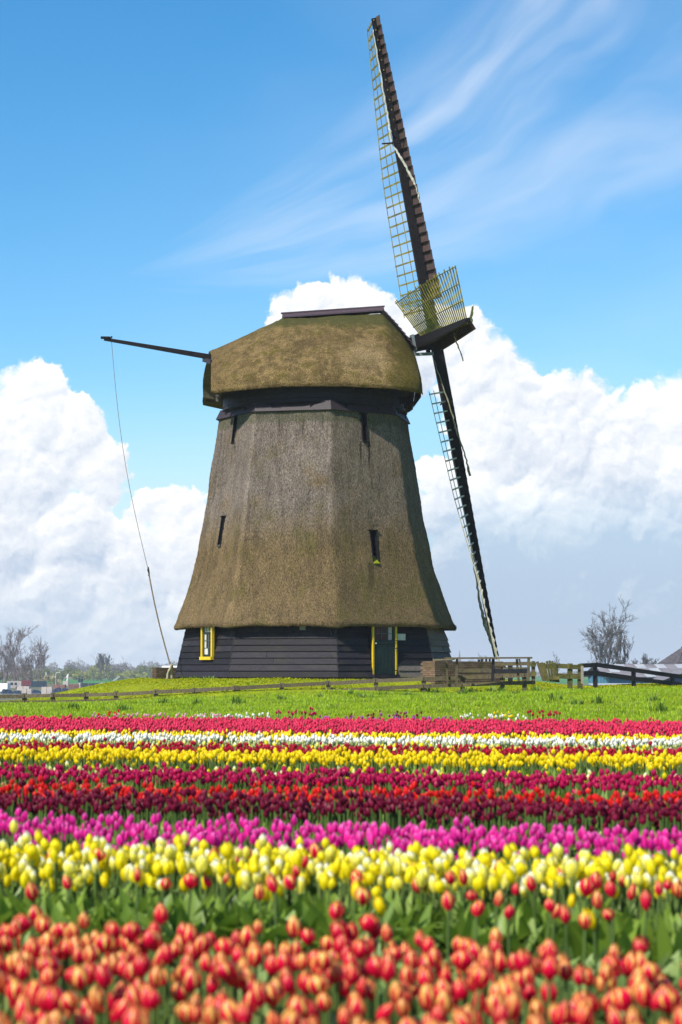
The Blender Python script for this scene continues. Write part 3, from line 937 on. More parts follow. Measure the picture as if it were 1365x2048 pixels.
def pbox(parent, name, mat, n, t, ap_, u, z, du, dz, dn_, off=0.0):
    if n is n0 and parent is not mill: u = u * .88 + DU['door']; du *= .88
    if parent is not mill and n is face6[0]: u = u * .84 + DU['win']; du *= .84
    return MB().box(n * (ap_ + off) + t * u + UP * z, (dn_, du, dz), ax=(n, t, UP)).build(name, M[mat], parent)


for s_ in (-1, 1):
    pbox(door, 'jamb', 'yellow', n0, t0, ap, s_ * .55, 1.08, .070, 1.84, .07, -.03)
    # cheeks between the upright frame and the leaning wall
    MB().hexa([n0 * (ap - .10 + dd) + t0 * (s_ * (.53 + e_) + DU['door']) + UP * z for z in (.14, 2.15) for dd in ((-.02 if z < 1 else -.50), 0) for e_ in (0, .03)]).build('cheek', M['black'], door)
pbox(door, 'lower_leaf', 'green', n0, t0, ap, 0, .73, 1.03, 1.12, .05, -.06)
for i in range(6):
    pbox(door, 'plank', 'green', n0, t0, ap, -.43 + i * .172, .71, .160, 1.02, .012, -.028)
pbox(door, 'ledge', 'green', n0, t0, ap, 0, 1.30, 1.0, .06, .05, -.02)
up_leaf = pbox(door, 'upper_leaf', 'glass_red', n0, t0, ap, 0, 1.69, .84, .74, .01, -.075)
pbox(up_leaf, 'curtain', 'curtain', n0, t0, ap, .30, 1.70, .17, .70, .012, -.068).data.materials[0] = M['palecrate']
for (u_, z_, du, dz) in ((-.45, 1.72, .10, .84), (.45, 1.72, .10, .84), (0, 1.345, 1.0, .08), (0, 2.09, 1.0, .06)):
    pbox(up_leaf, 'stile', 'green', n0, t0, ap, u_, z_, du, dz, .05, -.055)
for u_ in (-.14, .14): pbox(up_leaf, 'muntin', 'greenlight', n0, t0, ap, u_, 1.72, .022, .68, .022, -.058)
for z_ in (1.61, 1.85): pbox(up_leaf, 'muntin', 'greenlight', n0, t0, ap, 0, z_, .80, .020, .020, -.055)
pbox(door, 'handle', 'white', n0, t0, ap, -.43, 1.27, .045, .045, .05, -.01)
for z_ in (.32, 1.10, 1.36): pbox(door, 'hinge', 'iron', n0, t0, ap, .50, z_, .14, .035, .02, .03)
pbox(door, 'threshold', 'tar', n0, t0, ap, 0, .12, 1.24, .12, .22, .02)
pbox(door, 'step', 'tar_old', n0, t0, ap, 0.02, .00, 1.10, .05, .35, .14)
for s_ in (-1, 1): pbox(door, 'step_block', 'mortar', n0, t0, ap, s_ * .5, -.12, .12, .20, .25, .14)
lampm = MB()
for i in range(5):
    pass
lm = MB().tube([(0, 0, -.07), (0, 0, -.055), (0, 0, 0), (0, 0, .055), (0, 0, .07)], [.02, .055, .075, .055, .02], 10)
lm.build('lamp_globe', M['white'], mill, True, loc=n0 * (ap - .10) + t0 * .62 + UP * 2.0)
pl = pbox(mill, 'enamel_sign', 'paleplate', n0, t0, ap, .74, 1.50, .34, .23, .02, -.10)
# ---- window with yellow frame
n6, t6 = face6
apw = Rb(.62) * C225 + .05
win = empty('window', (0, 0, 0), 0, mill)
for s_ in (-1, 1):
    pbox(win, 'frame', 'yellow', n6, t6, apw, s_ * .44, 1.39, .10, 1.34, .10, -.01)
    MB().hexa([n6 * (apw - .07 + dd) + t6 * (s_ * (.41 + e_) + DU['win']) + UP * z for z in (.74, 2.15) for dd in ((-.04 if z < 1 else -.45), 0) for e_ in (0, .03)]).build('cheek', M['black'], win)
pbox(win, 'frame', 'yellow', n6, t6, apw, 0, .755, .99, .11, .18, .0)
pbox(win, 'frame', 'yellow', n6, t6, apw, 0, 2.03, .73, .06, .14, -.01)
gl = pbox(win, 'pane', 'glass', n6, t6, apw, 0, 1.42, .74, 1.24, .01, -.05)
pbox(gl, 'curtain', 'curtain', n6, t6, apw, 0.0, 1.86, .70, .34, .012, -.042)
pbox(gl, 'curtain', 'curtain', n6, t6, apw, -.24, 1.30, .20, .80, .012, -.042)
pbox(gl, 'ornament', 'white', n6, t6, apw, -.10, 1.0, .14, .22, .03, -.04)
for (u_, z_, du, dz) in ((-.34, 1.40, .06, 1.2), (.34, 1.40, .06, 1.2), (0, .845, .74, .08), (0, 1.66, .70, .07)):
    pbox(win, 'sash', 'green', n6, t6, apw, u_, z_, du, dz, .035, -.03)
for u_ in (-.11, .11): pbox(win, 'muntin', 'greenlight', n6, t6, apw, u_, 1.42, .020, 1.16, .018, -.03)
for z_ in (1.12, 1.39): pbox(win, 'muntin', 'greenlight', n6, t6, apw, 0, z_, .66, .020, .018, -.027)

# ---- ring and tarred band at the top of the body
ringm = MB()
NR = 48
for i_, (za, zb) in enumerate(((9.86, 10.04), (10.05, 10.23), (10.24, 10.42), (10.43, 10.75))):
    rr_ = 3.42 - .012 * i_
    m_ = MB()
    vs = [(math.sin(6.2832 * k / NR) * (rr_ + o_), -math.cos(6.2832 * k / NR) * (rr_ + o_), z) for z, o_ in ((za, .02), (zb, 0)) for k in range(NR)]
    m_.add(vs, [(k, (k + 1) % NR, (k + 1) % NR + NR, k + NR) for k in range(NR)])
    m_.build('ring_plank', M['tar'], mill)
MB().add([(math.sin(6.2832 * k / NR) * r__, -math.cos(6.2832 * k / NR) * r__, 9.9) for r__ in (3.5, .2) for k in range(NR)], [(k, (k + 1) % NR, (k + 1) % NR + NR, k + NR) for k in range(NR)]).build('curb_top', M['black'], mill)
for k in range(8):
    n_k, t_k = face_axes(k)
    vs = []
    for z, rr_ in ((9.60, 3.70), (9.95, 3.53)):
        for d_ in (-.07, 0):
            for e_ in (-1, 1): vs.append(n_k * ((rr_ + d_) * C225) + t_k * (e_ * (rr_ + d_) * math.sin(R(22.5)) * 1.002) + UP * z)
    bd = MB().hexa(vs).build('band_board', M['band'], mill)
    for u_ in (-.75, .65):
        w_ = .10
        c_ = n_k * (3.63 * C225 + .015) + t_k * u_ + UP * 9.80
        mm = MB()
        mm.bar(c_ + t_k * -.07 + UP * .05, c_ + UP * -.05, .03, .03)
        mm.bar(c_ + t_k * .07 + UP * .05, c_ + UP * -.05, .03, .03)
        mm.bar(c_ + UP * -.03, c_ + UP * -.10, .03, .03)
        mm.build('wedge', M['black'], bd)
# ------------------------------------------------------------------ cap
YAW = -3.4
PH = R(YAW)
AX = Vector((math.cos(PH), -math.sin(PH), 0))        # towards the sails
HX = Vector((-math.sin(PH), -math.cos(PH), 0))       # towards the camera side


def cp(s, c, z): return AX * s + HX * c + UP * z


S_K = [-4.15, -3.8, -3.14, -1.99, -1.16, 0, 1.3, 2.55, 3.0, 3.45, 3.72, 3.84, 3.90]
ZT = [11.98, 12.28, 12.58, 13.12, 13.50, 13.60, 13.70, 13.76, 13.25, 12.68, 12.30, 11.75, 11.1]
WD = [2.55, 2.75, 3.10, 3.52, 3.68, 3.78, 3.78, 3.62, 3.45, 3.20, 2.95, 2.80, 2.70]
ZE = [10.30, 10.32, 10.36, 10.42, 10.46, 10.47, 10.46, 10.43, 10.40, 10.38, 10.38, 10.40, 10.42]
ss = np.unique(np.concatenate([np.linspace(-3.85, 3.72, 70), [3.76, 3.80, 3.84, 3.87, 3.90]]))
nt_ = 34
tt = np.linspace(0, 1, nt_)
prof_c = (1 - tt ** 1.55) ** 0.80
Vc = []
for s in ss:
    zt, wd, ze = np.interp(s, S_K, ZT), np.interp(s, S_K, WD), np.interp(s, S_K, ZE)
    sq = 1.0
    line = []
    inner = [(wd - .55, ze + .22), (wd - .35, ze + .05), (wd - .12, ze - .06)]
    for c_, z_ in inner: line.append((c_, z_))
    for c_, t_ in zip(prof_c, tt): line.append((wd * c_, ze + (zt - ze) * t_))
    full = line + [(-c_, z_) for (c_, z_) in line[::-1][1:]]
    Vc.append([(s + (0 if s < 3.7 else 0), c_, z_) for c_, z_ in full])
Vc = np.array(Vc)
nc = Vc.shape[1]
# far side of the rear end reaches a little further back; front nose rounds inwards
for i, s in enumerate(ss):
    if s < -2.8:
        f_ = (-2.8 - s) / 1.05
        Vc[i, :, 2] += .30 * f_ * np.clip(-Vc[i, :, 1] / 2.5, 0, 1) * (Vc[i, :, 2] < 11.2)
        Vc[i, :, 0] -= .32 * f_ * np.clip(-Vc[i, :, 1] / 2.5 + .3, 0, 1)
    if s > 3.72:
        k_ = (s - 3.72) / .18
        Vc[i, :, 1] *= 1 - .25 * k_ ** 2
fl = Vc.reshape(-1, 3)
disp = vnoise(fl, 1.0, 2) * .055 + vnoise(fl, 2.6, 4) * .025 + rng.normal(0, .006, len(fl))
nrm = fl - np.array([0, 0, 10.6]); nrm[:, 0] *= .25
nrm /= np.linalg.norm(nrm, axis=1)[:, None]
fl2 = fl + nrm * disp[:, None]
Wd = np.array([list(cp(*p)) for p in fl2])
i = (np.arange(len(ss) - 1)[:, None] * nc + np.arange(nc - 1)[None]).ravel()
Qc = np.stack([i, i + 1, i + 1 + nc, i + nc], 1)
me = np_mesh('cap_thatch', Wd, Qc, M['thatch_cap'])
capo = obj('cap', me, mill)
# rear wall (recessed) and front wall
def endwall(idx, sh, name, mat, shrink=1.0):
    ring = [cp(Vc[idx, j, 0] * 0 + ss[idx] + sh, Vc[idx, j, 1] * shrink, Vc[idx, j, 2]) for j in range(2, nc - 2)]
    cen = cp(ss[idx] + sh, 0, 11.0)
    MB().add(ring + [cen], [(j, j + 1, len(ring)) for j in range(len(ring) - 1)] + [(len(ring) - 1, 0, len(ring))]).build(name, mat, capo)
endwall(0, .38, 'rear_boarding', M['black'], .97)
endwall(len(ss) - 1, -.02, 'front_boarding', M['thatch_cap'], .75)
# thick thatch rim of the rear opening
rim = MB()
rg_o = [Vector(Wd[j]) for j in range(1, nc - 1)]
rg_i = [cp(ss[0] + .40, Vc[0, j, 1] * .90, 10.25 + (Vc[0, j, 2] - 10.25) * .92) for j in range(1, nc - 1)]
k_ = len(rg_o)
rim.add(rg_o + rg_i, [(j, j + 1, k_ + j + 1, k_ + j) for j in range(k_ - 1)])
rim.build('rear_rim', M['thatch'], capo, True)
MB().box(cp(-3.62, 1.9, 10.35), (.10, .16, .55), ax=(AX, HX, UP)).build('rear_post', M['tar_old'], capo)
# gable trim boards at the top of the rear end
MB().bar(cp(-4.16, -.2, 11.95), cp(-3.85, 1.5, 11.60), .05, .16).build('gable_board', M['band'], capo)
# underside boarding
un = MB()
un.add([cp(s, c, 10.46) for s, c in ((-3.5, 2.2), (-2, 3.1), (0, 3.3), (2, 3.2), (3.4, 2.5), (3.4, -2.5), (2, -3.2), (0, -3.3), (-2, -3.1), (-3.5, -2.2))], [tuple(range(10))])
un.build('underside', M['black'], capo)
for s in np.linspace(-3.2, 3.3, 14):
    w_ = float(np.interp(s, S_K, WD))
    MB().bar(cp(s, w_ - .7, 10.40), cp(s, w_ - .22, float(np.interp(s, S_K, ZE)) + .02), .05, .07).build('rafter', M['black'], capo)
# ragged dark boards hanging at the front underside
for i_ in range(5):
    MB().bar(cp(3.05 + i_ * .09, 2.0 - i_ * .12, 10.32), cp(3.08 + i_ * .09, 2.0 - i_ * .12, 9.95 + random.uniform(-.05, .15)), .07, .02, up=HX).build('apron_board', M['black'], capo)
# straw tips on the cap
n_ = 15000
ii = rng.integers(1, len(ss) - 8, n_); jj = rng.integers(4, nc - 5, n_)
ii[:3500] = rng.integers(1, len(ss) - 8, 3500); jj[:3500] = 3
fw = Wd.reshape(len(ss), nc, 3)
u_, v_ = rng.uniform(0, 1, n_)[:, None], rng.uniform(0, 1, n_)[:, None]
pos = fw[ii, jj] * (1 - u_) * (1 - v_) + fw[ii + 1, jj] * u_ * (1 - v_) + fw[ii, jj + 1] * (1 - u_) * v_ + fw[ii + 1, jj + 1] * u_ * v_
e1 = fw[ii + 1, jj] - fw[ii, jj]; e2 = fw[ii, jj + 1] - fw[ii, jj]
nn = np.cross(e1, e2); nn /= np.linalg.norm(nn, axis=1)[:, None] + 1e-9
outw = pos - np.array([0, 0, 10.6]); nn *= np.sign((nn * outw).sum(1))[:, None]
dnv = np.array([0, 0, -1.0]) - nn * (nn @ np.array([0, 0, -1.0]))[:, None]; dnv /= np.linalg.norm(dnv, axis=1)[:, None] + 1e-9
straw(n_, pos, nn, dnv, 'straw', M['thatch_cap'], capo)
# ridge boards
for s_, dz_ in ((1, 0), (-1, .015)):
    MB().hexa([cp(s, c, z) for z_off in (0, .05) for (c0_, z0_) in ((0, .02), (s_ * .30, -.14)) for s in (-1.2, 2.62)
               for c, z in [(c0_, float(np.interp(s, (-1.2, 2.62), (13.62, 13.93))) + z0_ + z_off + dz_)]]).build('ridge_board', M['ridge'], capo)
MB().bar(cp(-1.25, 0, 13.70), cp(2.66, 0, 14.01), .10, .05).build('ridge_roll', M['ridge'], capo)
# stepped boards down the front hip
for i_ in range(9):
    f_ = i_ / 8
    s = 2.62 + f_ * 1.05; z = float(np.interp(s, S_K, ZT)) + .08
    MB().box(cp(s + .03, -.35, z), (.26, 1.3 + f_ * .5, .035), ax=(cp(.72, 0, -.60).normalized(), HX, cp(.60, 0, .72).normalized())).build('hip_board', M['ridge'], capo)
# brake beam out of the rear and its rope
bp0, bp1 = cp(-3.5, .35, 11.90), cp(-7.83, .35, 12.60)
beam = MB().bar(bp0, bp1, .12, .20, w2=.09, h2=.11).build('brake_beam', M['black'], mill)
MB().box(bp1 + UP * .05 + AX * .05, (.34, .14, .08), ax=(AX, HX, UP)).build('beam_end', M['black'], beam)
MB().bar(bp1 + AX * .22 + UP * .02, bp1 + AX * .30 + UP * .10, .05, .06).build('rope_hook', M['iron'], beam)
# ------------------------------------------------------------------ windshaft and sails
INC, RHO = R(11.48), R(6.3)
a_ax = Vector((math.cos(INC) * math.cos(PH), -math.cos(INC) * math.sin(PH), math.sin(INC)))
h_ax = Vector((-math.sin(PH), -math.cos(PH), 0))
u_ax = h_ax.cross(a_ax)
if u_ax.z < 0: u_ax = -u_ax
r_up = u_ax * math.cos(RHO) + h_ax * math.sin(RHO)
r_cm = h_ax * math.cos(RHO) - u_ax * math.sin(RHO)
HUB = Vector((3.556 - MX, 74.34 - MY, 13.773 - MZ))
SL = 12.23
sh_ = MB()
sh_.bar(HUB - a_ax * 1.7, HUB - a_ax * .85, .42, .42, up=r_up, w2=.50, h2=.50)
sh_.bar(HUB - a_ax * .85, HUB + a_ax * .30, .62, .62, up=r_up)
shaft = sh_.build('windshaft', M['black'], mill)
MB().bar(HUB - a_ax * .90, HUB - a_ax * .80, .68, .68, up=r_up).build('iron_band', M['steel'], shaft)
MB().bar(HUB - a_ax * 1.1 - r_up * .40 + h_ax * .2, HUB - a_ax * .2 - r_up * .55 + h_ax * .3, .12, .12, up=r_up).build('wedge', M['steel'], shaft)
for q in (-1, 1): MB().bar(HUB - a_ax * .3 + h_ax * .34 * q - r_up * .4, HUB - a_ax * .3 + h_ax * .34 * q + r_up * .4, .10, .16, up=a_ax).build('wedge', M['black'], shaft)


def sail(r, l, off, r0, latmat, nb=30, cloth=0, flip=1):
    O = HUB + a_ax * off
    st = MB()
    st.bar(O - r * .15, O + r * 2.6, .36, .42, up=a_ax, w2=.34, h2=.40)
    st.bar(O + r * 2.6, O + r * SL, .34, .40, up=a_ax, w2=.15, h2=.17)
    so = st.build('sail', M['black'], mill)
    tl = -l
    def pit(q): return R(np.interp(q, (r0, 6, 9, SL), (26, 20, 11, 1 if r.z > -.5 else 4)))
    def lp(q): return R(np.interp(q, (1, 6, SL), (40, 32, 20) if r.z > -.5 else (22, 20, 14)))
    qs = np.linspace(r0, SL - .08, nb)
    Wl = 1.72
    def bd(q): return (tl * math.cos(pit(q)) - a_ax * math.sin(pit(q))).normalized()
    def bo(q): return O + r * q - a_ax * .02
    bar_me = None
    for q in qs:
        jit = random.uniform(-.05, .06)
        d = bd(q)
        m_ = MB().bar(bo(q) - d * .12, bo(q) + d * (Wl + .06 + jit), .04, .058, up=r)
        m_.build('lattice_bar', latmat, so)
    for fr in (.36, .68, 1.0):
        pts = [bo(q) + bd(q) * Wl * fr - a_ax * .03 * (1) for q in np.linspace(r0 - .12, SL - .02, 14)]
        if r0 > 1.9 and fr < .4: pts = pts[3:]
        MB().tube(pts, .019, 4).build('lattice_lath', latmat, so)
    # wind boards on the leading side, each lapping over the next
    nwb = 30
    ws = np.linspace(1.5 if r0 < 1.9 else 2.0, SL, nwb + 1)
    for i_ in range(nwb):
        q0, q1 = ws[i_], ws[i_ + 1] + .03
        d0 = (l * math.cos(lp(q0)) + a_ax * math.sin(lp(q0))).normalized()
        d1 = (l * math.cos(lp(q1)) + a_ax * math.sin(lp(q1))).normalized()
        wd = np.interp((q0 + q1) / 2, (1.5, SL), (.52, .30))
        s0 = np.interp(q0, (1.5, SL), (.16, .06))
        nv = d0.cross(r).normalized()
        if nv.dot(a_ax) < 0: nv = -nv
        vs = []
        for q, d, lift in ((q0, d0, .012), (q1, d1, .050)):
            for e_ in (s0, s0 + wd):
                for t_ in (0, .022): vs.append(O + r * q + d * e_ + nv * (t_ + lift * .8) + a_ax * .02)
        MB().hexa(vs).build('wind_board', M['windboard'], so)
        MB().bar(O + r * q0 + d0 * (s0 - .05), O + r * q0 + d0 * (s0 + wd * .93), .03, .04, up=r).build('board_rib', M['black'], so)
    return so


s_up = sail(r_up, r_cm, 0.0, 1.2, M['algae'])
s_dn = sail(-r_up, -r_cm, 0.0, 2.0, M['lath'], nb=29)
s_cm = sail(r_cm, -r_up, -.55, 1.2, M['algae'])
s_fr = sail(-r_cm, r_up, -.55, 1.4, M['algae'])
# rolled cloths and ropes


def roll(parent, pts, rad, mat, name='sail_cloth', seed=1):
    rd = random.Random(seed)
    P = [Vector(p) for p in pts]
    out, rr_ = [], []
    for i_ in range(len(P) - 1):
        for k in range(8):
            f_ = k / 8
            out.append(P[i_].lerp(P[i_ + 1], f_) + Vector((rd.uniform(-.02, .02), rd.uniform(-.02, .02), 0)))
            rr_.append((rad[i_] * (1 - f_) + rad[i_ + 1] * f_) * rd.uniform(.8, 1.2))
    out.append(P[-1]); rr_.append(rad[-1])
    return MB().tube(out, rr_, 7).build(name, mat, parent, True)


def sp(r, l, q, e, fwd=0.0, off=0.0): return HUB + a_ax * (off + fwd) + r * q + l * e
L_up, L_dn = r_cm, -r_cm
roll(s_up, [sp(r_up, L_up, 11.8, .12, -.12), sp(r_up, L_up, 10.6, .14, -.14), sp(r_up, L_up, 9.4, .12, -.17), sp(r_up, L_up, 8.4, .16, -.19), sp(r_up, L_up, 7.5, .20, -.23)], [.015, .03, .025, .035, .05], M['cloth'], seed=2)
roll(s_up, [sp(r_up, L_up, 7.5, .20, -.23), sp(r_up, L_up, 6.9, .32, -.02), sp(r_up, L_up, 6.1, .40, .22), sp(r_up, L_up, 5.6, .42, .34), sp(r_up, L_up, 5.1, .45, .34)], [.03, .045, .05, .035, .015], M['cloth'], seed=3)
MB().bar(sp(r_up, L_up, 7.45, .3, .25), sp(r_up, -L_up, 7.55, -.25, -.62), .04, .05).build('sail_bar', M['black'], s_up)
dn = -r_up
roll(s_dn, [sp(dn, -L_dn, .6, .28, -.25), sp(dn, -L_dn, 1.8, .30, -.10), sp(dn, -L_dn, 2.8, .32, .05), sp(dn, -L_dn, 3.6, .32, .10), sp(dn, -L_dn, 4.5, .28, .25), sp(dn, -L_dn, 5.3, .2, .30)], [.015, .025, .03, .04, .03, .05], M['cloth_old'], seed=4)
roll(s_dn, [sp(dn, -L_dn, 8.0, .3, -.22), sp(dn, -L_dn, 9.0, .3, -.23), sp(dn, -L_dn, 10.0, .3, -.25), sp(dn, -L_dn, 10.8, .3, -.24), sp(dn, -L_dn, 11.4, .3, -.14), sp(dn, -L_dn, 12.3, .3, -.02)], [.015, .03, .05, .07, .07, .05], M['cloth_old'], seed=5)
roll(s_cm, [sp(r_cm, r_up, 1.4, .12, -.10, -.55), sp(r_cm, r_up, 5.0, .25, .10, -.55), sp(r_cm, r_up, 8.0, -.1, .30, -.55)], [.02, .035, .045], M['cloth_old'], seed=6)
roll(s_cm, [sp(r_cm, r_up, 8.0, -.10, .10, -.55), sp(r_cm, r_up, 8.3, .0, .42, -.55), sp(r_cm, r_up, 8.8, .10, .62, -.55), sp(r_cm, r_up, 9.6, .55, .66, -.55)], [.05, .08, .07, .03], M['cloth'], seed=7)
roll(s_cm, [sp(r_cm, r_up, 8.0, -.05, .12, -.55), sp(r_cm, r_up, 7.8, -.5, .18, -.55), sp(r_cm, r_up, 7.6, -1.15, .30, -.55)], [.035, .025, .02], M['cloth_old'], seed=8)
MB().bar(sp(dn, -L_dn, 2.45, .55, -.35), sp(dn, -L_dn, 2.3, .1, -.05), .03, .05).build('sail_bar', M['black'], s_dn)

# ---- brake rope from the beam to the post
ra = Vector((MX, MY, MZ)) + bp1 + AX * .27
rb = at(297, 1140, 73.0); rc = at(343, 1336, 72.0)
rp = empty('brake_rope', (rc.x, rc.y, gz(rc.x, rc.y)))
tag(rp, 'long brake rope hanging from the beam behind the cap to the brick wall', 'rope')
of = Vector((rc.x, rc.y, gz(rc.x, rc.y)))
mid = [ra.lerp(rb, f_) + Vector((-.10 * math.sin(math.pi * f_) * 2, 0, -.12 * math.sin(math.pi * f_))) - of for f_ in np.linspace(0, 1, 12)]
MB().tube(mid, .011, 4).build('thin_rope', M['rope'], rp)
MB().tube([rb + UP * .12 - of, rb - of, rb + Vector((.03, 0, -.12)) - of, rb + Vector((.03, 0, -.22)) - of], [.02, .045, .03, .04], 5).build('hook', M['iron'], rp)
low_ = [rb.lerp(rc, f_) + Vector((-.06 * math.sin(math.pi * f_), 0, 0)) - of for f_ in np.linspace(.04, 1, 10)]
MB().tube(low_, .028, 5).build('thick_rope', M['rope'], rp)
for i_, (dx_, r__) in enumerate(((0, .055), (-.03, .04), (.04, .04))):
    pts = [rc + Vector((dx_ * f_ * 2 - .12 * f_ * i_ + .02 * math.sin(9 * f_), -.05 * i_, .12 - (rc.z - of.z + .10) * f_)) - of for f_ in np.linspace(0, 1, 8)]
    MB().tube(pts, [r__ * random.uniform(.8, 1.3) for _ in pts], 6).build('rope_coil', M['rope_pale'], rp, True)
# ------------------------------------------------------------------ brick walls
def brick_wall(name, corner, yaw, L, T, ztop, mname, label):
    """corner = nearest left corner; front runs along +local x, left end along +local y"""
    z0 = gz(corner[0], corner[1]) - .10
    H = ztop - z0
    wl = tag(empty(name, (corner[0], corner[1], z0), R(yaw)), label, 'wall')
    MB().box((L / 2, T / 2, H / 2), (L - .03, T - .03, H - .02)).build('mortar_core', M['mortar'], wl)
    me1 = MB().box((0, 0, 0), (.205, .10, .050)).mesh('brick', M[mname])
    me2 = MB().box((0, 0, 0), (.098, .10, .050)).mesh('brick', M[mname])
    nco = int(H / .062)
    rd = random.Random(5)
    for c_ in range(nco):
        z = .03 + c_ * (H - .05) / (nco - 1)
        n = int(round(L / .215)); off = .0 if c_ % 2 else .107
        for i in range(n + 1):
            x = i * L / n + off - .107 + .107
            if x > L - .04: continue
            half = (x < .06)
            obj('brick', me2 if half else me1, wl, loc=(max(x, .049) if half else min(x, L - .1), .049 + rd.uniform(-.004, .004), z))
        n = max(2, int(round(T / .215))); off = .107 if c_ % 2 else .0
        for i in range(n + 1):
            y = i * T / n + off
            if y > T - .05 or y < .09: continue
            obj('brick', me1, wl, loc=(.049 + rd.uniform(-.004, .004), y, z), rot=(0, 0, math.pi / 2))
    return wl


c_ = at(870, 1350, 66.8)
# right wall: near vertical edge between the sunlit end and the darker front
brick_wall('brick_wall', (c_.x, c_.y), 33, 2.9, .80, 1.62, 'brick', 'weathered brown brick wall standing behind the low fence beside the sail tip')
c_ = at(313, 1350, 73.5)
brick_wall('brick_wall', (c_.x, c_.y), 20, 1.7, .65, 1.43, 'brick_dark', 'short dark brick wall at the foot of the windmill where the rope ends')


# ------------------------------------------------------------------ fences
def fence_poly(name, label, top, bottom, posts, Yf, matn, th=.12, dp=.045, post=(.14, .12), up_=.07, rails=None, postmat=None, down=None):
    o = at(posts[len(posts) // 2], 1380, Yf(posts[len(posts) // 2]))
    z0 = gz(o.x, o.y)
    base = Vector((o.x, o.y, z0))
    fe = tag(empty(name, base), label, 'fence')
    def on(line, px, dy=0.0): return at(px, np.interp(px, [l[0] for l in line], [l[1] for l in line]), Yf(px) + dy) - base
    for ln in (rails or (top, bottom)):
        xs_ = [ln[0][0]] + [p for p in posts if ln[0][0] + 8 < p < ln[-1][0] - 8] + [ln[-1][0]]
        for i in range(len(xs_) - 1):
            a = on(ln, xs_[i], -.07) + Vector((0, 0, random.uniform(-.012, .012)))
            b = on(ln, xs_[i + 1], -.07) + Vector((0, 0, random.uniform(-.012, .012)))
            d = (b - a).normalized() * .012
            MB().bar(a + d, b - d, dp, th * random.uniform(.9, 1.05)).build('rail', M[matn], fe)
    for px in posts:
        t_ = on(top, px)
        zb = gz(t_.x + base.x, t_.y + base.y) - base.z - .15 if down is None else t_.z - down
        lean = Vector((random.uniform(-.03, .03), 0, 0))
        MB().bar(Vector((t_.x, t_.y + .02, zb)), Vector((t_.x, t_.y + .02, t_.z + th / 2 + up_)) + lean, post[0], post[1], up=(0, 1, 0)).build('post', M[postmat or matn], fe)
    return fe


YA = lambda px: 66.0 - .0015 * px
fence_poly('rail_fence', 'long low weathered timber fence across the grass below the windmill',
           [(-260, 1396), (0, 1393), (107, 1391), (233, 1388), (312, 1384), (390, 1381), (470, 1376.5), (563, 1371), (658, 1366.5), (752, 1362), (900, 1356), (1064, 1350.5)],
           [(-260, 1409), (0, 1405.5), (107, 1404), (233, 1401), (312, 1398), (470, 1391.5), (563, 1388), (658, 1382), (752, 1377), (850, 1372.5), (1072, 1364.5)],
           [-205, -120, -40, 50, 107, 172, 233, 312, 390, 470, 563, 658, 752, 848, 925, 1005, 1050], YA, 'fence', up_=.03, postmat='fence')
# short block-topped posts of the older fence seen in the gap
for px, py in ((14, 1399), (1246 - 1000 - 200, 1404)):
    pass
# hand rail of the little bridge
YB = lambda px: 63.8
hb = at(975, 1375, 63.8); hb0 = Vector((hb.x, hb.y, gz(hb.x, hb.y)))
hr = tag(empty('bridge_handrail', hb0), 'grey timber bridge handrail with two rails in front of the brown brick wall', 'handrail')
def P_(px, py, Y): return at(px, py, Y) - hb0
for (p, q, w_, h_, mt) in (((889, 1316.5, 63.8), (1065, 1315.5, 63.8), .12, .055, 'fence'), ((868, 1320, 64.6), (908, 1318.5, 64.0), .10, .05, 'fence'),
                           ((914, 1343, 64.0), (1056, 1342, 63.8), .045, .14, 'fence_black'), ((988, 1328, 65.6), (1062, 1327, 65.4), .04, .12, 'fence'),
                           ((914, 1341.5, 63.9), (990, 1341.5, 63.9), .05, .12, 'fence')):
    MB().bar(P_(*p), P_(*q), w_, h_).build('rail', M[mt], hr)
for (px, y0, y1, w_, lean, mt, Y) in ((893, 1320, 1367, .06, 3, 'fence', 64.5), (914.5, 1317, 1367, .075, -1, 'fence', 63.9), (987, 1316, 1362, .09, -1, 'fence_black', 63.9),
                                      (1034, 1318, 1362, .07, 4, 'fence', 63.9), (1039, 1318, 1338, .06, 4, 'fence', 63.8), (1058, 1316, 1362, .085, -1, 'fence', 63.8)):
    MB().bar(P_(px + lean, y1, Y), P_(px, y0, Y), w_, w_, up=(0, 1, 0)).build('post', M[mt], hr)
# dark sluice timbers behind the brick wall (short stakes against the sky)
sl = at(975, 1330, 69.5); sl0 = Vector((sl.x, sl.y, gz(sl.x, sl.y)))
sg = tag(empty('sluice_frame', sl0), 'dark low sluice frame with short stakes at the end of the brown brick wall', 'sluice')
for px in (958.5, 964.5, 973, 980):
    MB().bar(at(px, 1345, 69.5) - sl0, at(px, 1317 + random.uniform(0, 2), 69.5) - sl0, .07, .07, up=(0, 1, 0)).build('stake', M['fence_black'], sg)
for (x0, x1, y, h_) in ((955, 1012, 1330, .16), (955, 1058, 1336, .05), (955, 1050, 1345, .14)):
    MB().bar(at(x0, y, 69.3) - sl0, at(x1, y, 69.3) - sl0, .05, h_).build('beam', M['fence_green'], sg)
for px in (990, 1021): MB().bar(at(px, 1365, 69.4) - sl0, at(px, 1330, 69.4) - sl0, .16, .14, up=(0, 1, 0)).build('post', M['fence_black'], sg)
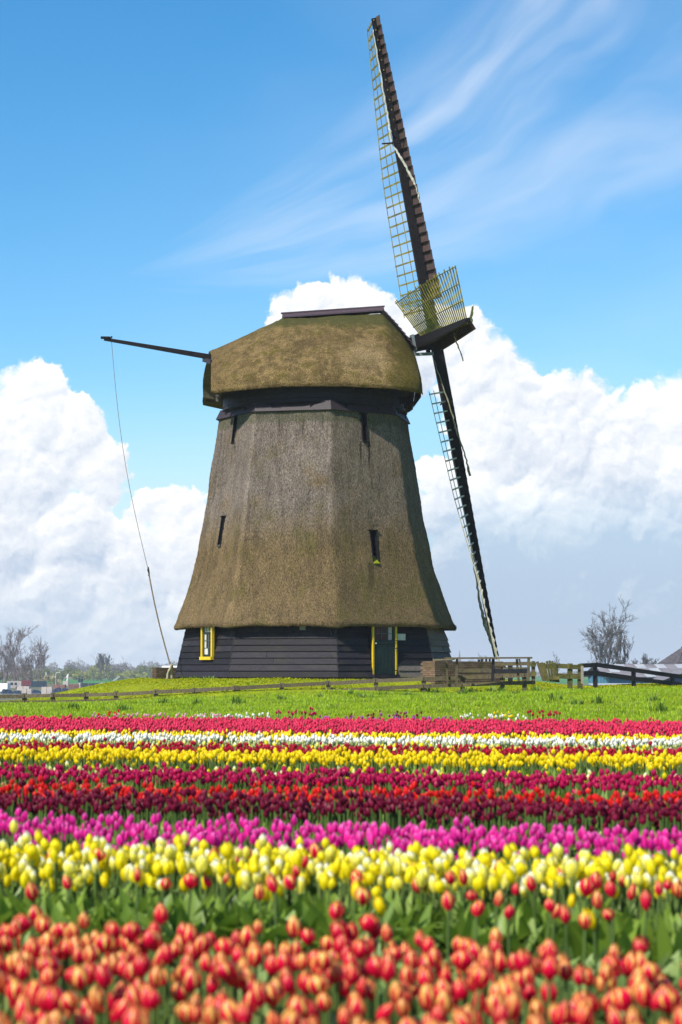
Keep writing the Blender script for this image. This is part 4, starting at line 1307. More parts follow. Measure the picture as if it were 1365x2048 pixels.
# weathered gate and rails to the right of the bridge
g0 = at(1100, 1362, 66.5); gb = Vector((g0.x, g0.y, gz(g0.x, g0.y)))
gt = tag(empty('leaning_gate', gb), 'mossy slatted gate with curved top leaning beside the bridge handrail', 'gate')
for i in range(5):
    x0 = 1089 + i * 5.2; x1 = x0 + 8
    topy = 1321 + (i - 2) ** 2 * 1.1
    MB().bar(at(x1, 1363 + i * .4, 66.4 - i * .02) - gb, at(x0, topy, 66.4 - i * .02) - gb, .075, .03, up=(0, 1, 0)).build('slat', M['fence_green'], gt)
MB().bar(at(1086, 1333, 66.5) - gb, at(1116, 1332, 66.4) - gb, .03, .16).build('crossbar', M['fence_green'], gt)
MB().bar(at(1097, 1357, 66.3) - gb, at(1120, 1356, 66.2) - gb, .03, .10).build('crossbar', M['fence_green'], gt)
MB().bar(at(1088, 1362, 66.6) - gb, at(1075, 1323, 66.6) - gb, .09, .04, up=(0, 1, 0)).build('brace', M['fence'], gt)
MB().bar(at(1091, 1362, 66.6) - gb, at(1083, 1325, 66.6) - gb, .13, .035, up=(0, 1, 0)).build('brace', M['fence_green'], gt)
for px in (1067, 1113): MB().bar(at(px, 1364, 66.8) - gb, at(px, 1322 if px == 1067 else 1328, 66.8) - gb, .12, .12, up=(0, 1, 0)).build('post', M['fence'], gt)
for y_ in (1329, 1348): MB().bar(at(1061, y_, 66.7) - gb, at(1073, y_, 66.7) - gb, .05, .14).build('rail', M['fence_green'], gt)
YC = lambda px: 68.5
fence_poly('mossy_fence', 'short mossy fence between the leaning gate and the black fence', [(1113, 1331.5), (1166, 1334.5)], [(1113, 1352), (1166, 1353)],
           [1140, 1160], YC, 'fence_green', th=.17, post=(.17, .12), up_=.02)
pp = at(1165, 1361, 68.3)
wp = MB().bar((0, 0, -.1), (.0, 0, (1361 - 1332) / 58.3), .085, .085, up=(0, 1, 0)).build('bleached_post', M['fence_pale'], None, loc=(pp.x, pp.y, pp.z))
tag(wp, 'pale bleached wooden post where the mossy fence meets the black fence', 'post')
YD = lambda px: 70.0 + (px - 1168) * .012
fence_poly('black_fence', 'black painted two rail fence running down the grass towards the barn',
           [(1160, 1331), (1191, 1330), (1268, 1340), (1344, 1350.5), (1420, 1361), (1560, 1382)], [(1160, 1348), (1191, 1346.5), (1268, 1357.5), (1344, 1367), (1420, 1378), (1560, 1399)],
           [1191, 1268, 1344, 1421, 1500], YD, 'fence_black', th=.16, dp=.05, post=(.15, .15), up_=-.02,
           rails=([(1160, 1331), (1191, 1330), (1268, 1340), (1344, 1350.5), (1420, 1361), (1560, 1382)], [(1160, 1348), (1191, 1346.5), (1268, 1357.5), (1344, 1367), (1420, 1378), (1560, 1399)]))

# ------------------------------------------------------------------ leaves, bushes, trees


def quads_cloud(C, size, seed, aniso=1.0):
    rg = np.random.default_rng(seed)
    n = len(C)
    d = rg.normal(size=(n, 3)); d /= np.linalg.norm(d, axis=1)[:, None]
    e = np.cross(d, rg.normal(size=(n, 3))); e /= np.linalg.norm(e, axis=1)[:, None]
    s = (size * rg.uniform(.6, 1.3, n))[:, None]
    V = np.stack([C - d * s * aniso, C + e * s * .55, C + d * s * aniso, C - e * s * .55], 1).reshape(-1, 3)
    r = rg.uniform(0, 1, n)
    tone = np.repeat(np.stack([r * 0, rg.uniform(0, 1, n), r], 1), 4, 0)
    return V, np.arange(n * 4).reshape(-1, 4), tone


def blob_points(n, centres, seed):
    rg = np.random.default_rng(seed)
    k = rg.integers(0, len(centres), n)
    c = np.array(centres)[k]
    d = rg.normal(size=(n, 3)); d /= np.linalg.norm(d, axis=1)[:, None]
    rr_ = rg.uniform(.35, 1.0, n) ** .5
    return c[:, :3] + d * rr_[:, None] * c[:, 3:4] * np.array([1, 1, .85])


def branches(height, seed, spread=.5, levels=5, r0=.22, lean=(0, 0), first=.25, rmin=.02, upw=.25, kids=(3, 5)):
    """recursive limbs; returns trunk segments and finer segments"""
    rd = random.Random(seed)
    trunk, fine = [], []
    def grow(p, d, L, r, lv):
        n = 4
        pts = [p]
        for i in range(n):
            d = (d + Vector((rd.gauss(0, .10), rd.gauss(0, .10), rd.gauss(0, .05) + upw * .12))).normalized()
            pts.append(pts[-1] + d * L / n)
        for i in range(n):
            ra_, rb_ = r * (1 - .6 * i / n), r * (1 - .6 * (i + 1) / n)
            (trunk if lv == 0 else fine).append((pts[i], pts[i + 1], max(ra_, rmin), max(rb_, rmin)))
        if lv >= levels: return
        for j in range(rd.randint(*kids) + (3 if lv == 0 else 0)):
            f_ = rd.uniform(first if lv == 0 else .15, 1.0)
            i = min(int(f_ * n), n - 1)
            q = pts[i].lerp(pts[i + 1], f_ * n - i)
            an = rd.uniform(0, 6.283); tl_ = rd.uniform(.45, 1.0) * spread
            a = d.cross(Vector((math.cos(an), math.sin(an), .2))).normalized()
            nd = (d + a * tl_ + Vector((0, 0, upw * .5))).normalized()
            grow(q, nd, L * rd.uniform(.42, .62), r * (1 - .6 * f_) * .62, lv + 1)
    grow(Vector((0, 0, 0)), Vector((lean[0], lean[1], 1)).normalized(), height * .72, r0, 0)
    return trunk, fine


def seg_mesh(name, segs, mat, n=3):
    p0 = np.array([s[0] for s in segs]); p1 = np.array([s[1] for s in segs])
    r0 = np.array([s[2] for s in segs]); r1 = np.array([s[3] for s in segs])
    d = p1 - p0; d /= np.linalg.norm(d, axis=1)[:, None] + 1e-9
    a = np.cross(d, np.array([.3, .5, .8])); a /= np.linalg.norm(a, axis=1)[:, None] + 1e-9
    b = np.cross(d, a)
    Vs = []
    for (p, r) in ((p0, r0), (p1, r1)):
        for j in range(n):
            an = 6.2832 * j / n
            Vs.append(p + (a * math.cos(an) + b * math.sin(an)) * r[:, None])
    V = np.stack(Vs, 1)
    m = len(segs)
    base = (np.arange(m) * 2 * n)[:, None]
    Q = np.concatenate([base + np.array([j, (j + 1) % n, n + (j + 1) % n, n + j]) for j in range(n)], 0)
    return np_mesh(name, V.reshape(-1, 3), Q, mat)


def bare_tree(x, y, z, h, label, seed, mat='bark_grey', stems=1, spread=.5, levels=5, r0=.2, rmin=.03, group=None, twig=0, upw=.25, name='bare_tree', kids=(3, 5), first=.25):
    t = tag(empty(name, (x, y, z)), label, 'tree', group)
    T, Fn = [], []
    rd = random.Random(seed)
    for s_ in range(stems):
        le = ((s_ - (stems - 1) / 2) * .26 + rd.uniform(-.05, .05), rd.uniform(-.1, .1))
        a, b = branches(h * rd.uniform(.85, 1.0), seed * 13 + s_, spread, levels, r0 * rd.uniform(.7, 1), le, first, rmin, upw, kids)
        o_ = Vector(((s_ - (stems - 1) / 2) * .5, 0, 0))
        T += [(p + o_, q + o_, u_, v_) for p, q, u_, v_ in a]; Fn += [(p + o_, q + o_, u_, v_) for p, q, u_, v_ in b]
    obj('trunk', seg_mesh('trunk', T, M[mat], 6), t)
    cr = obj('crown', seg_mesh('crown', Fn, M[mat]), t)
    if twig:
        ends = np.array([list(s[1]) for s in Fn if s[3] <= rmin * 1.3])
        rg = np.random.default_rng(seed)
        C = ends[rg.integers(0, len(ends), twig)] + rg.normal(0, h * .02, (twig, 3))
        V, Q, tn = quads_cloud(C, h * .012, seed, 1.6)
        obj('foliage', np_mesh('foliage', V, Q, M['twig'], tone=tn), t)
    return t


def bush(x, y, z, wd, h, label, seed, mat='olive', n=900, leaf=.30, group=None, name='bush', trunk=True):
    t = tag(empty(name, (x, y, z)), label, 'tree' if 'tree' in name else 'bush', group)
    rd = random.Random(seed)
    cs_ = []
    for i in range(rd.randint(7, 11)):
        a = rd.uniform(-1, 1)
        hh = rd.uniform(.35, 1.0) * h * (1 - .45 * a * a)
        cs_.append((a * wd * .42, rd.uniform(-.3, .3) * wd, hh * .78, rd.uniform(.14, .26) * min(wd, h * 1.3)))
    C = blob_points(n, cs_, seed)
    C[:, 2] = np.abs(C[:, 2])
    V, Q, tn = quads_cloud(C, leaf, seed)
    obj('crown', np_mesh('crown', V, Q, M[mat], tone=tn), t)
    a, b = branches(h * .95, seed, .6, 2, max(.09, h * .014), (0, 0), .1, .04)
    obj('trunk', seg_mesh('trunk', a + b, M['bark_far']), t)
    return t


PZ = -2.76


def far(px, Y): return (px - 682.5) / 3980 * Y, Y


# right hand trees
x, y = far(1203, 370); bare_tree(x, y, PZ, 14.2, 'tall bare tree with several upright limbs rising behind the black fence', 21, stems=2, spread=1.0, levels=4, r0=.30, rmin=.030, twig=0, upw=.22, first=.25, kids=(4, 5))
x, y = far(1243, 380); bare_tree(x, y, PZ, 12.0, 'slimmer bare tree close beside the tall bare tree', 24, stems=1, spread=.6, levels=4, r0=.22, rmin=.034, kids=(4, 5), upw=.4, twig=0)
x, y = far(1273, 420); bare_tree(x, y, PZ, 7.2, 'low round bare tree above the grey roofed shed', 31, stems=3, spread=.8, levels=4, r0=.12, rmin=.035, upw=.2, kids=(4, 6))
for i, (px, h_, sd) in enumerate(((958, 5.0, 41), (1105, 4.4, 42))):
    x, y = far(px, 900)
    bare_tree(x, y, PZ, h_ * 2.3, ('small distant bare tree seen just above the bridge handrail', 'faint distant bare tree above the leaning gate')[i], sd, stems=2, spread=.7, levels=3, r0=.15, rmin=.06)
# left hand bare trees
for i, (px, Y, h_, st, lb, sd) in enumerate((
        (8, 560, 12.0, 3, 'bare brown tree at the edge of the yard, left of the tall one', 51), (30, 520, 15.6, 2, 'tallest bare tree of the group beyond the yard', 52),
        (52, 580, 11.5, 3, 'bushy bare tree with dark trunk right of the tallest one', 53), (82, 560, 12.5, 2, 'slender bare tree at the right end of the bare group', 54),
        (66, 600, 9.5, 3, 'low bare tree between the dark one and the slender one', 55), (-30, 560, 14, 2, 'bare tree beyond the yard outside the group', 56), (-75, 600, 12, 3, 'wide bare tree beyond the yard at its far end', 57),
        (20, 640, 9.0, 4, 'dense low bare tree behind the tallest one', 58), (40, 650, 8.0, 4, 'dense twiggy thicket tree behind the dark trunk', 59))):
    x, y = far(px, Y)
    bare_tree(x, y, PZ, h_, lb, sd, mat='bark_far', stems=st, spread=.8, levels=4, r0=.22, rmin=.03, twig=0, upw=.32, first=.15, kids=(3, 4))
# shrubs and trees of the far tree line, one thing each
SH = [(100, 900, 12, 6, 'olive'), (118, 950, 9, 5, 'olive'), (133, 1000, 12, 8, 'olive'), (140, 1200, 12, 12, 'twig'), (150, 950, 12, 6, 'olive'), (160, 1300, 14, 13, 'twig'), (168, 900, 10, 6, 'olive_y'),
      (178, 1000, 14, 8, 'olive'), (190, 950, 10, 6.5, 'olive_y'), (203, 980, 11, 12.5, 'olive_y'), (212, 1040, 9, 13, 'olive_y'), (222, 960, 12, 7, 'olive'), (232, 1000, 10, 9, 'twig'), (243, 1050, 12, 11, 'twig'),
      (250, 1150, 13, 11, 'twig'), (258, 940, 10, 5.5, 'olive_y'), (272, 930, 12, 6.5, 'olive_y'), (284, 1050, 12, 10, 'twig'), (292, 1000, 13, 9, 'olive'), (305, 1200, 16, 13, 'twig'), (318, 1150, 14, 11, 'twig'),
      (331, 1100, 12, 9, 'olive'), (345, 1200, 16, 12, 'twig'), (360, 1200, 16, 11, 'olive'), (105, 1250, 14, 11, 'twig'), (88, 1000, 10, 7, 'olive'), (74, 900, 9, 5, 'olive_y'), (12, 800, 12, 5, 'olive'), (40, 800, 12, 5, 'olive'), (60, 820, 12, 6, 'olive')]
kindw = {'olive': 'olive green', 'twig': 'grey brown leafless', 'olive_y': 'fresh yellow green'}
near_w = ['beside the cream blossom bush', 'over the reeds', 'left of the pale poplar', 'right of the pale poplar', 'above the short brick wall', 'behind the yard']
for i, (px, Y, wd, h_, mt) in enumerate(SH):
    x, y = far(px, Y)
    where = near_w[5] if px < 90 else near_w[0] if px < 125 else near_w[1] if px < 160 else near_w[2] if px < 198 else near_w[3] if px < 262 else near_w[4]
    size = 'tall' if h_ > 10 else 'middling' if h_ > 6.6 else 'low'
    rank = ['', 'second ', 'third ', 'fourth ', 'fifth ', 'sixth '][sum(1 for (p2, _, _, h2, m2) in SH[:i] if m2 == mt and (('tall' if h2 > 10 else 'middling' if h2 > 6.6 else 'low') == size) and ((near_w[5] if p2 < 90 else near_w[0] if p2 < 125 else near_w[1] if p2 < 160 else near_w[2] if p2 < 198 else near_w[3] if p2 < 262 else near_w[4]) == where))]
    bush(x, y, PZ, wd, h_, f'{rank}{size} {kindw[mt]} bush of the far tree line {where}', 100 + i, mt, n=1100 if mt != 'twig' else 1500, leaf=.42 if mt != 'twig' else .38, group='bushes of the far tree line', name='far_bush')
x, y = far(205, 930); bare_tree(x, y, PZ, 12.5, 'pale upright poplar standing out above the far tree line', 71, stems=3, spread=.6, levels=4, r0=.15, rmin=.06, twig=0, upw=.5, name='poplar')
x, y = far(97, 640); bush(x, y, PZ, 8.5, 4.4, 'cream blossoming bush beside the yard', 77, 'blossom', n=1600, leaf=.26, name='blossom_bush')
# far wood beyond, one mass
rg = np.random.default_rng(3)
xs_ = np.concatenate([rg.uniform(-420, 520, 9000), rg.uniform(-1500, 1500, 6000)])
hh = 6.5 + 3 * np.sin(xs_ * .021) + 1.5 * np.sin(xs_ * .09 + 1)
C = np.stack([xs_, rg.uniform(1700, 1780, len(xs_)), PZ + rg.uniform(0, 1, len(xs_)) ** .8 * hh], 1)
V, Q, tn = quads_cloud(C, 1.5, 5)
tag(obj('distant_wood', np_mesh('distant_wood', V, Q, M['twig'], tone=tn)), 'low grey brown wood along the horizon', 'wood', kind='stuff')
# dry reeds along the far ditch
n_ = 9000
xs_ = rg.uniform(-330, 60, n_); ys_ = rg.uniform(1290, 1330, n_)
C = np.stack([xs_, ys_, PZ + rg.uniform(.2, 3.2, n_)], 1)
V, Q, tn = quads_cloud(C, 1.0, 9, 1.4)
tag(obj('reed_strip', np_mesh('reed_strip', V, Q, M['reed'], tone=tn)), 'strip of dry tan reeds at the far edge of the green field', 'reeds', kind='stuff')

# ------------------------------------------------------------------ barns on the right
# blue shed with a grey corrugated roof
def shed(name, x0, y0, L, Wd_, he, hr_, yaw, label, wall, walls2, roofm, lights=0, z=PZ):
    sh = tag(empty(name, (x0, y0, z), R(yaw)), label, 'barn')
    MB().hexa([(0, 0, 0), (L, 0, 0), (0, Wd_, 0), (L, Wd_, 0), (0, 0, he), (L, 0, he), (0, Wd_, he), (L, Wd_, he)]).build('wall', M[wall], sh)
    for X in (0, L):
        xo = X + (-.03 if X == 0 else .03)
        MB().add([(xo, 0, he - .02), (xo, Wd_, he - .02), (xo, Wd_ / 2, hr_)], [(0, 1, 2)]).build('gable', M[walls2], sh)
        # panel ribs of the gable wall
        for k in range(7):
            MB().box((X + (-.04 if X == 0 else .04), Wd_ * (k + .5) / 7, he / 2), (.06, .12, he)).build('cladding_rib', M[wall], sh)
    for s_, (ya, yb) in ((0, (-.5, Wd_ / 2)), (1, (Wd_ + .5, Wd_ / 2))):
        nsh = 16
        dzl = (hr_ - he) / (Wd_ / 2)
        for k in range(nsh):
            xa, xb = -.5 + k * (L + 1) / nsh, -.5 + (k + 1) * (L + 1) / nsh - .04
            for r_ in range(3):
                fa, fb = r_ / 3, (r_ + 1) / 3 + .01
                y_a, y_b = ya + (yb - ya) * fa, ya + (yb - ya) * fb
                za = he - .5 * dzl + (hr_ - he + .5 * dzl) * fa + .05 * (2 - r_); zb = he - .5 * dzl + (hr_ - he + .5 * dzl) * fb + .05 * (2 - r_)
                mt = roofm if not lights or (r_ * 7 + k * 5) % 4 else 'rooflight'
                if lights and r_ == 2 and k % 2 == 0: mt = 'rooflight'
                MB().hexa([(xa, y_a, za), (xb, y_a, za), (xa, y_b, zb), (xb, y_b, zb), (xa, y_a, za + .06), (xb, y_a, za + .06), (xa, y_b, zb + .06), (xb, y_b, zb + .06)]).build('roof_sheet', M[mt], sh)
    return sh


shed('grey_roofed_shed', (1216 - 682.5) / 3980 * 212, 212, 17, 9, 3.55, 4.85, 7, 'long shed with grey corrugated roof and pale rooflights behind the black fence', 'blue_pale', 'blue', 'roofing', 1)
shed('blue_shed', (1438 - 682.5) / 3980 * 203, 203, 7.5, 5.6, 3.2, 4.3, 90, 'dark blue gabled shed in front of the pyramid roofed farmhouse', 'blue', 'blue', 'roofing', 0)
p = far(1210, 190)
MB().box((0, 0, 0), (.1, .1, .1))
low_sh = tag(empty('low_lean_to', (p[0], 190, PZ), R(20)), 'low pale blue lean-to in front of the grey roofed shed', 'shed')
MB().box((4.2, 1.5, 1.1), (8.4, 3, 2.2)).build('wall', M['blue_pale'], low_sh)
MB().hexa([(-.2, -.3, 2.2), (8.6, -.3, 2.2), (-.2, 3.2, 2.9), (8.6, 3.2, 2.9), (-.2, -.3, 2.27), (8.6, -.3, 2.27), (-.2, 3.2, 2.97), (8.6, 3.2, 2.97)]).build('roof', M['rooflight'], low_sh)
# big pyramid roofed farmhouse
bx, by = far(1372, 300)
fh = tag(empty('farmhouse', (bx, by, PZ), R(18)), 'large farmhouse with a steep dark tiled pyramid roof beyond the blue shed', 'farmhouse')
MB().box((0, 0, 1.3), (12, 12, 2.6)).build('wall', M['barnwall'], fh)
rows_ = 14
for sd in range(4):
    a = sd * math.pi / 2
    nx_, ny_ = Vector((math.sin(a), -math.cos(a), 0)), Vector((math.cos(a), math.sin(a), 0))
    for r_ in range(rows_):
        f0, f1 = r_ / rows_, (r_ + 1) / rows_
        w0, w1 = 6.5 * (1 - f0) + .5 * f0, 6.5 * (1 - f1) + .5 * f1
        z0_, z1_ = 2.4 + (7.7 - 2.4) * f0, 2.4 + (7.7 - 2.4) * f1
        vs = [nx_ * (w0 + .07) + ny_ * -w0 + UP * z0_, nx_ * (w0 + .07) + ny_ * w0 + UP * z0_, nx_ * w1 - ny_ * w1 + UP * z1_, nx_ * w1 + ny_ * w1 + UP * z1_]
        vs += [v + UP * .08 for v in vs]
        MB().hexa(vs).build('tile_course', M['tiles'], fh)
MB().box((0, 0, 7.75), (1.2, 1.2, .3)).build('roof_ridge', M['tiles'], fh)
MB().box((2.2, -2.6, 6.1), (.8, .8, 1.6)).build('chimney', M['barnwall'], fh)

# small distant shed with a pale roof behind the short brick wall
bx, by = far(345, 620)
fs = tag(empty('far_shed', (bx, by, PZ), R(8)), 'distant green shed with a pale roof just above the short brick wall', 'shed')
MB().box((0, 0, 2.4), (7, 5, 4.8)).build('wall', M['teal'], fs)
MB().hexa([(-3.8, -2.8, 4.7), (3.8, -2.8, 4.7), (-2.8, 0, 6.1), (3.8, 0, 6.1), (-3.8, 2.8, 4.7), (3.8, 2.8, 4.7), (-2.8, .1, 6.1), (3.8, .1, 6.1)]).build('roof', M['white'], fs)
# church spire on the horizon
bx, by = far(919, 1500)
cs_ = tag(empty('church_spire', (bx, by, PZ)), 'tiny grey spire on the horizon above the brown brick wall', 'spire')
MB().bar((0, 0, 0), (0, 0, 13), 2.4, 2.4, up=(0, 1, 0)).build('tower', M['bark_far'], cs_)
MB().bar((0, 0, 13), (0, 0, 21), 2.0, 2.0, up=(0, 1, 0), w2=.1, h2=.1).build('spire', M['bark_far'], cs_)

# ------------------------------------------------------------------ the yard on the left: stacks, tarpaulins, vehicles


def stack(px, py, w_px, h_px, mats_, label, seed, name='crate_stack', cat='stack', group='stacks of goods in the yard', Y=None):
    Y = Y or 3980 * 4.0 / (py - 1345)
    s = Y / 3980
    wd, h = w_px * s, h_px * s
    rd = random.Random(seed)
    e = tag(empty(name, ((px - 682.5) * s, Y, PZ), R(rd.uniform(-12, 12))), label, cat, group)
    n = max(2, int(wd / 1.1)); nv = max(1, int(h / .75))
    for i in range(n):
        for k in range(nv):
            if nv > 1 and k == nv - 1 and rd.random() < .2: continue
            MB().box(((i - (n - 1) / 2) * wd / n + rd.uniform(-.05, .05), rd.uniform(-.15, .15), (k + .5) * h / nv), (wd / n * .92, 1.3, h / nv * .93)).build('crate', M[rd.choice(mats_)], e)
    return e


def heap(px, py, w_px, h_px, mat, label, seed):
    Y = 3980 * 4.0 / (py - 1345); s = Y / 3980
    rd = random.Random(seed)
    m_ = MB()
    n = 9
    pts = []
    for j in range(4):
        for i in range(n):
            u_ = i / (n - 1) * 2 - 1; v_ = j / 3 * 2 - 1
            hh_ = h_px * s * (1 - u_ ** 4) * (1 - v_ * v_ * .8) * rd.uniform(.65, 1.05)
            pts.append((u_ * w_px * s / 2, v_ * 1.4, max(hh_, 0) if 0 < i < n - 1 else 0))
    m_.add(pts, [(j * n + i, j * n + i + 1, (j + 1) * n + i + 1, (j + 1) * n + i) for j in range(3) for i in range(n - 1)])
    # skirts down to the ground
    fr = [(p[0], p[1] - .1, -.1) for p in pts[:n]]
    m_.add(pts[:n] + fr, [(i, n + i, n + i + 1, i + 1) for i in range(n - 1)])
    e = obj('tarpaulin_heap', m_.mesh('tarpaulin_heap', M[mat]), loc=((px - 682.5) * s, Y, PZ))
    return tag(e, label, 'heap', 'dark tarpaulin heaps in the yard')


heap(18, 1388, 26, 11, 'tarp', 'dark blue tarpaulin heap next to the white van', 1)
heap(36, 1388, 22, 9, 'tarp', 'dark blue tarpaulin heap in front of the pale windowed lorry', 2)
heap(75, 1387, 24, 9, 'tarp', 'dark blue tarpaulin heap before the long blue green container', 3)
heap(118, 1386, 20, 13, 'tarp', 'jagged dark tarpaulin heap right of the cream blossom bush', 4)
heap(134, 1385, 18, 11, 'tarp', 'dark tarpaulin heap where the lawn begins', 5)
stack(97, 1388, 22, 15, ['palecrate'], 'pale crate stack between two dark tarpaulin heaps', 11)
stack(57, 1388, 20, 11, ['palecrate'], 'pale crate stack below the blue green container', 12)
stack(50, 1381, 26, 9, ['palecrate', 'rustcrate'], 'mixed crate stack behind the dark tarpaulin heaps', 13)
stack(122, 1378, 26, 9, ['rustcrate', 'tarp'], 'long reddish crate stack left of the tall pale one', 14)
stack(150, 1379, 20, 11, ['rustcrate', 'tarp', 'palecrate'], 'short reddish crate stack beside the tall pale one', 15)
stack(161, 1378, 7, 13, ['palecrate'], 'tall pale stack at the foot of the blue post', 16)
stack(172, 1374, 14, 8, ['palecrate', 'tarp'], 'pale and dark stack right of the blue post', 17)
stack(190, 1373, 20, 7, ['tarp', 'palecrate'], 'low dark stack on the skyline of the lawn', 18)
stack(210, 1373, 16, 8, ['palecrate', 'tarp', 'palecrate'], 'low pale stack left of the tilted chute', 19)
stack(228, 1373, 14, 8, ['palecrate'], 'pale stack under the tilted chute', 20)
stack(252, 1372, 28, 7, ['tarp', 'palecrate'], 'long dark stack between the chute and the small truck', 21)
stack(275, 1371, 14, 7, ['tarp', 'rustcrate'], 'dark stack touching the small truck', 22)


def truck(px, py, L, H, body, cab, label, seed, name='lorry', windows=True):
    Y = 3980 * 4.0 / (py - 1345); s = Y / 3980
    e = tag(empty(name, ((px - 682.5) * s, Y, PZ), R(random.Random(seed).uniform(-8, 8))), label, 'vehicle')
    MB().box((L * .12, 0, H * .55), (L * .74, 2.2, H * .72)).build('body', M[body], e)
    MB().hexa([(-L * .5, -1, .5), (-L * .27, -1, .5), (-L * .5, 1, .5), (-L * .27, 1, .5), (-L * .44, -.95, H * .8), (-L * .27, -.95, H * .8), (-L * .44, .95, H * .8), (-L * .27, .95, H * .8)]).build('cab', M[cab], e)
    if windows:
        MB().box((-L * .36, -1.0, H * .62), (L * .12, .05, H * .2)).build('window', M['glass'], e)
        for k in range(2): MB().box((L * (.0 + .2 * k), -1.11, H * .62), (L * .13, .04, H * .26)).build('window', M['glass'], e)
    for wx in (-.34, .30):
        for wy in (-1, 1):
            MB().tube([(L * wx, wy * 1.0 - .12, .45), (L * wx, wy * 1.0 + .12, .45)], .45, 12).build('wheel', M['iron'], e)
    return e


truck(4, 1387, 3.4, 2.2, 'white', 'white', 'white van parked beside the tarpaulin heaps', 1, 'van', False)
truck(27, 1379, 4.4, 2.2, 'palecrate', 'redpaint', 'pale lorry with dark windows and red cab in the yard', 2)
truck(297, 1372, 3.6, 2.6, 'white', 'white', 'small white truck just left of the short brick wall', 3, 'small_truck')
truck(50, 1376, 4.2, 2.2, 'redpaint', 'white', 'dark red trailer van left of the blue green container', 4, 'red_van', False)
Yc = 3980 * 4 / 32.; sC = Yc / 3980
cn = tag(empty('container', ((81 - 682.5) * sC, Yc, PZ)), 'long blue green container behind the pale crates', 'container')
MB().box((0, 0, 1.1), (28 * sC, 2.2, 1.5)).build('box', M['teal'], cn)
for k in range(10): MB().box((-14 * sC + (k + .5) * 2.8 * sC, -1.12, 1.1), (.12, .06, 1.4)).build('rib', M['tarp'], cn)
for (px, py, hpx, lb, mt) in ((94.5, 1368, 24, 'white post standing in front of the cream blossom bush', 'white'), (163.5, 1372, 20, 'thick blue twin post rising from the pale stack', 'blue')):
    Y = 3980 * 4 / (py - 1345.); s = Y / 3980
    if mt == 'white':
        o_ = MB().bar((0, 0, 0), (0, 0, hpx * s), .22, .22, up=(0, 1, 0)).build('pole', M['white'], None, loc=((px - 682.5) * s, Y, PZ))
        tag(o_, lb, 'post')
    else:
        e = tag(empty('twin_post', ((px - 682.5) * s, Y, PZ)), lb, 'post')
        for q in (-.45, .45): MB().bar((q, 0, 0), (q, 0, hpx * s), .3, .3, up=(0, 1, 0)).build('upright', M['teal'], e)
        MB().box((0, 0, hpx * s * .55), (1.3, .3, 1.0)).build('hopper', M['teal'], e)
Y = 3980 * 4 / 27.; s = Y / 3980
e = tag(empty('street_lamp', ((114 - 682.5) * s, Y, PZ)), 'slim street lamp with curved arm beside the cream blossom bush', 'street lamp')
MB().tube([(0, 0, 0), (0, 0, 3.6), (.15, 0, 3.95), (.8, 0, 4.05)], .07, 5).build('pole', M['white'], e)
MB().box((.9, 0, 4.03), (.6, .25, .14)).build('lamp_head', M['white'], e)
Y = 3980 * 4 / 27.; s = Y / 3980
e = tag(empty('tilted_chute', ((234 - 682.5) * s, Y, PZ)), 'pale tilted chute sticking up over the stacks in the yard', 'chute')
MB().bar((-.9, 0, 1.4), (1.1, 0, 2.9), .4, .18, up=(0, 1, 0)).build('chute', M['rooflight'], e)
MB().bar((-.4, 0, 0), (-.4, 0, 1.8), .15, .15, up=(0, 1, 0)).build('leg', M['steel'], e)
e = tag(empty('excavator', ((138 - 682.5) * s, Y, PZ)), 'small white excavator arm standing above the reddish crates', 'excavator')
MB().bar((-.5, 0, 0), (.1, 0, 3.6), .3, .3, up=(0, 1, 0)).build('boom', M['white'], e)
MB().bar((.1, 0, 3.6), (-.5, 0, 2.5), .25, .25, up=(0, 1, 0)).build('bucket', M['white'], e)
MB().box((-.6, 0, .8), (1.6, 1.4, 1.4)).build('cab', M['palecrate'], e)
# ------------------------------------------------------------------ tulips
def bloom_template(nu=3, nv=4, open_=1.0, seed=0, inner=True):
    """six petals; unit height, z 0..1. returns V, Q, tone"""
    rg = np.random.default_rng(seed)
    vv = np.linspace(0, 1, nv + 1)
    rad_ = np.interp(vv, [0, .12, .38, .70, .88, 1], [.07, .26, .40, .345, .24, .09])
    hw = np.interp(vv, [0, .3, .65, .88, 1], [34, 43, 40, 31, 9])
    V, Q, T = [], [], []
    for p in range(6 if inner else 3):
        out_ = p % 2 == 0
        a0 = p * 60 + rg.uniform(-8, 8)
        hs_ = rg.uniform(.88, 1.06) * (1.0 if out_ else 1.02)
        op = open_ * rg.uniform(.85, 1.2)
        us = np.linspace(-1, 1, nu)
        k = len(V)
        for i, v in enumerate(vv):
            for u_ in us:
                an = R(a0 + u_ * hw[i] * (1.0 if inner else 1.5))
                r = rad_[i] * (1.0 if out_ else .86) * (1 - .06 * abs(u_)) * (1 + (op - 1) * v * .8)
                zz = v * hs_ - .05 * u_ * u_ * (v > .5) * v
                V.append((math.cos(an) * r, math.sin(an) * r, zz)); T.append((abs(u_), v, 0))
        for i in range(nv):
            for j in range(nu - 1):
                a = k + i * nu + j
                Q.append((a, a + 1, a + 1 + nu, a + nu))
    return np.array(V), np.array(Q), np.array(T)


def lathe_template(n=5):
    V, Q, T = [], [], []
    pr = [(.0, .16), (.28, .40), (.62, .39), (1.0, .14)]
    for z, r in pr:
        for j in range(n):
            V.append((math.cos(6.2832 * j / n) * r, math.sin(6.2832 * j / n) * r, z + (.12 if z == 1 and j % 2 else 0))); T.append((j % 2, z, 0))
    for i in range(3):
        for j in range(n): Q.append((i * n + j, i * n + (j + 1) % n, (i + 1) * n + (j + 1) % n, (i + 1) * n + j))
    if n == 5: Q.append((15, 16, 17, 18))
    else: Q.append((12, 13, 14, 15))
    return np.array(V), np.array(Q), np.array(T)


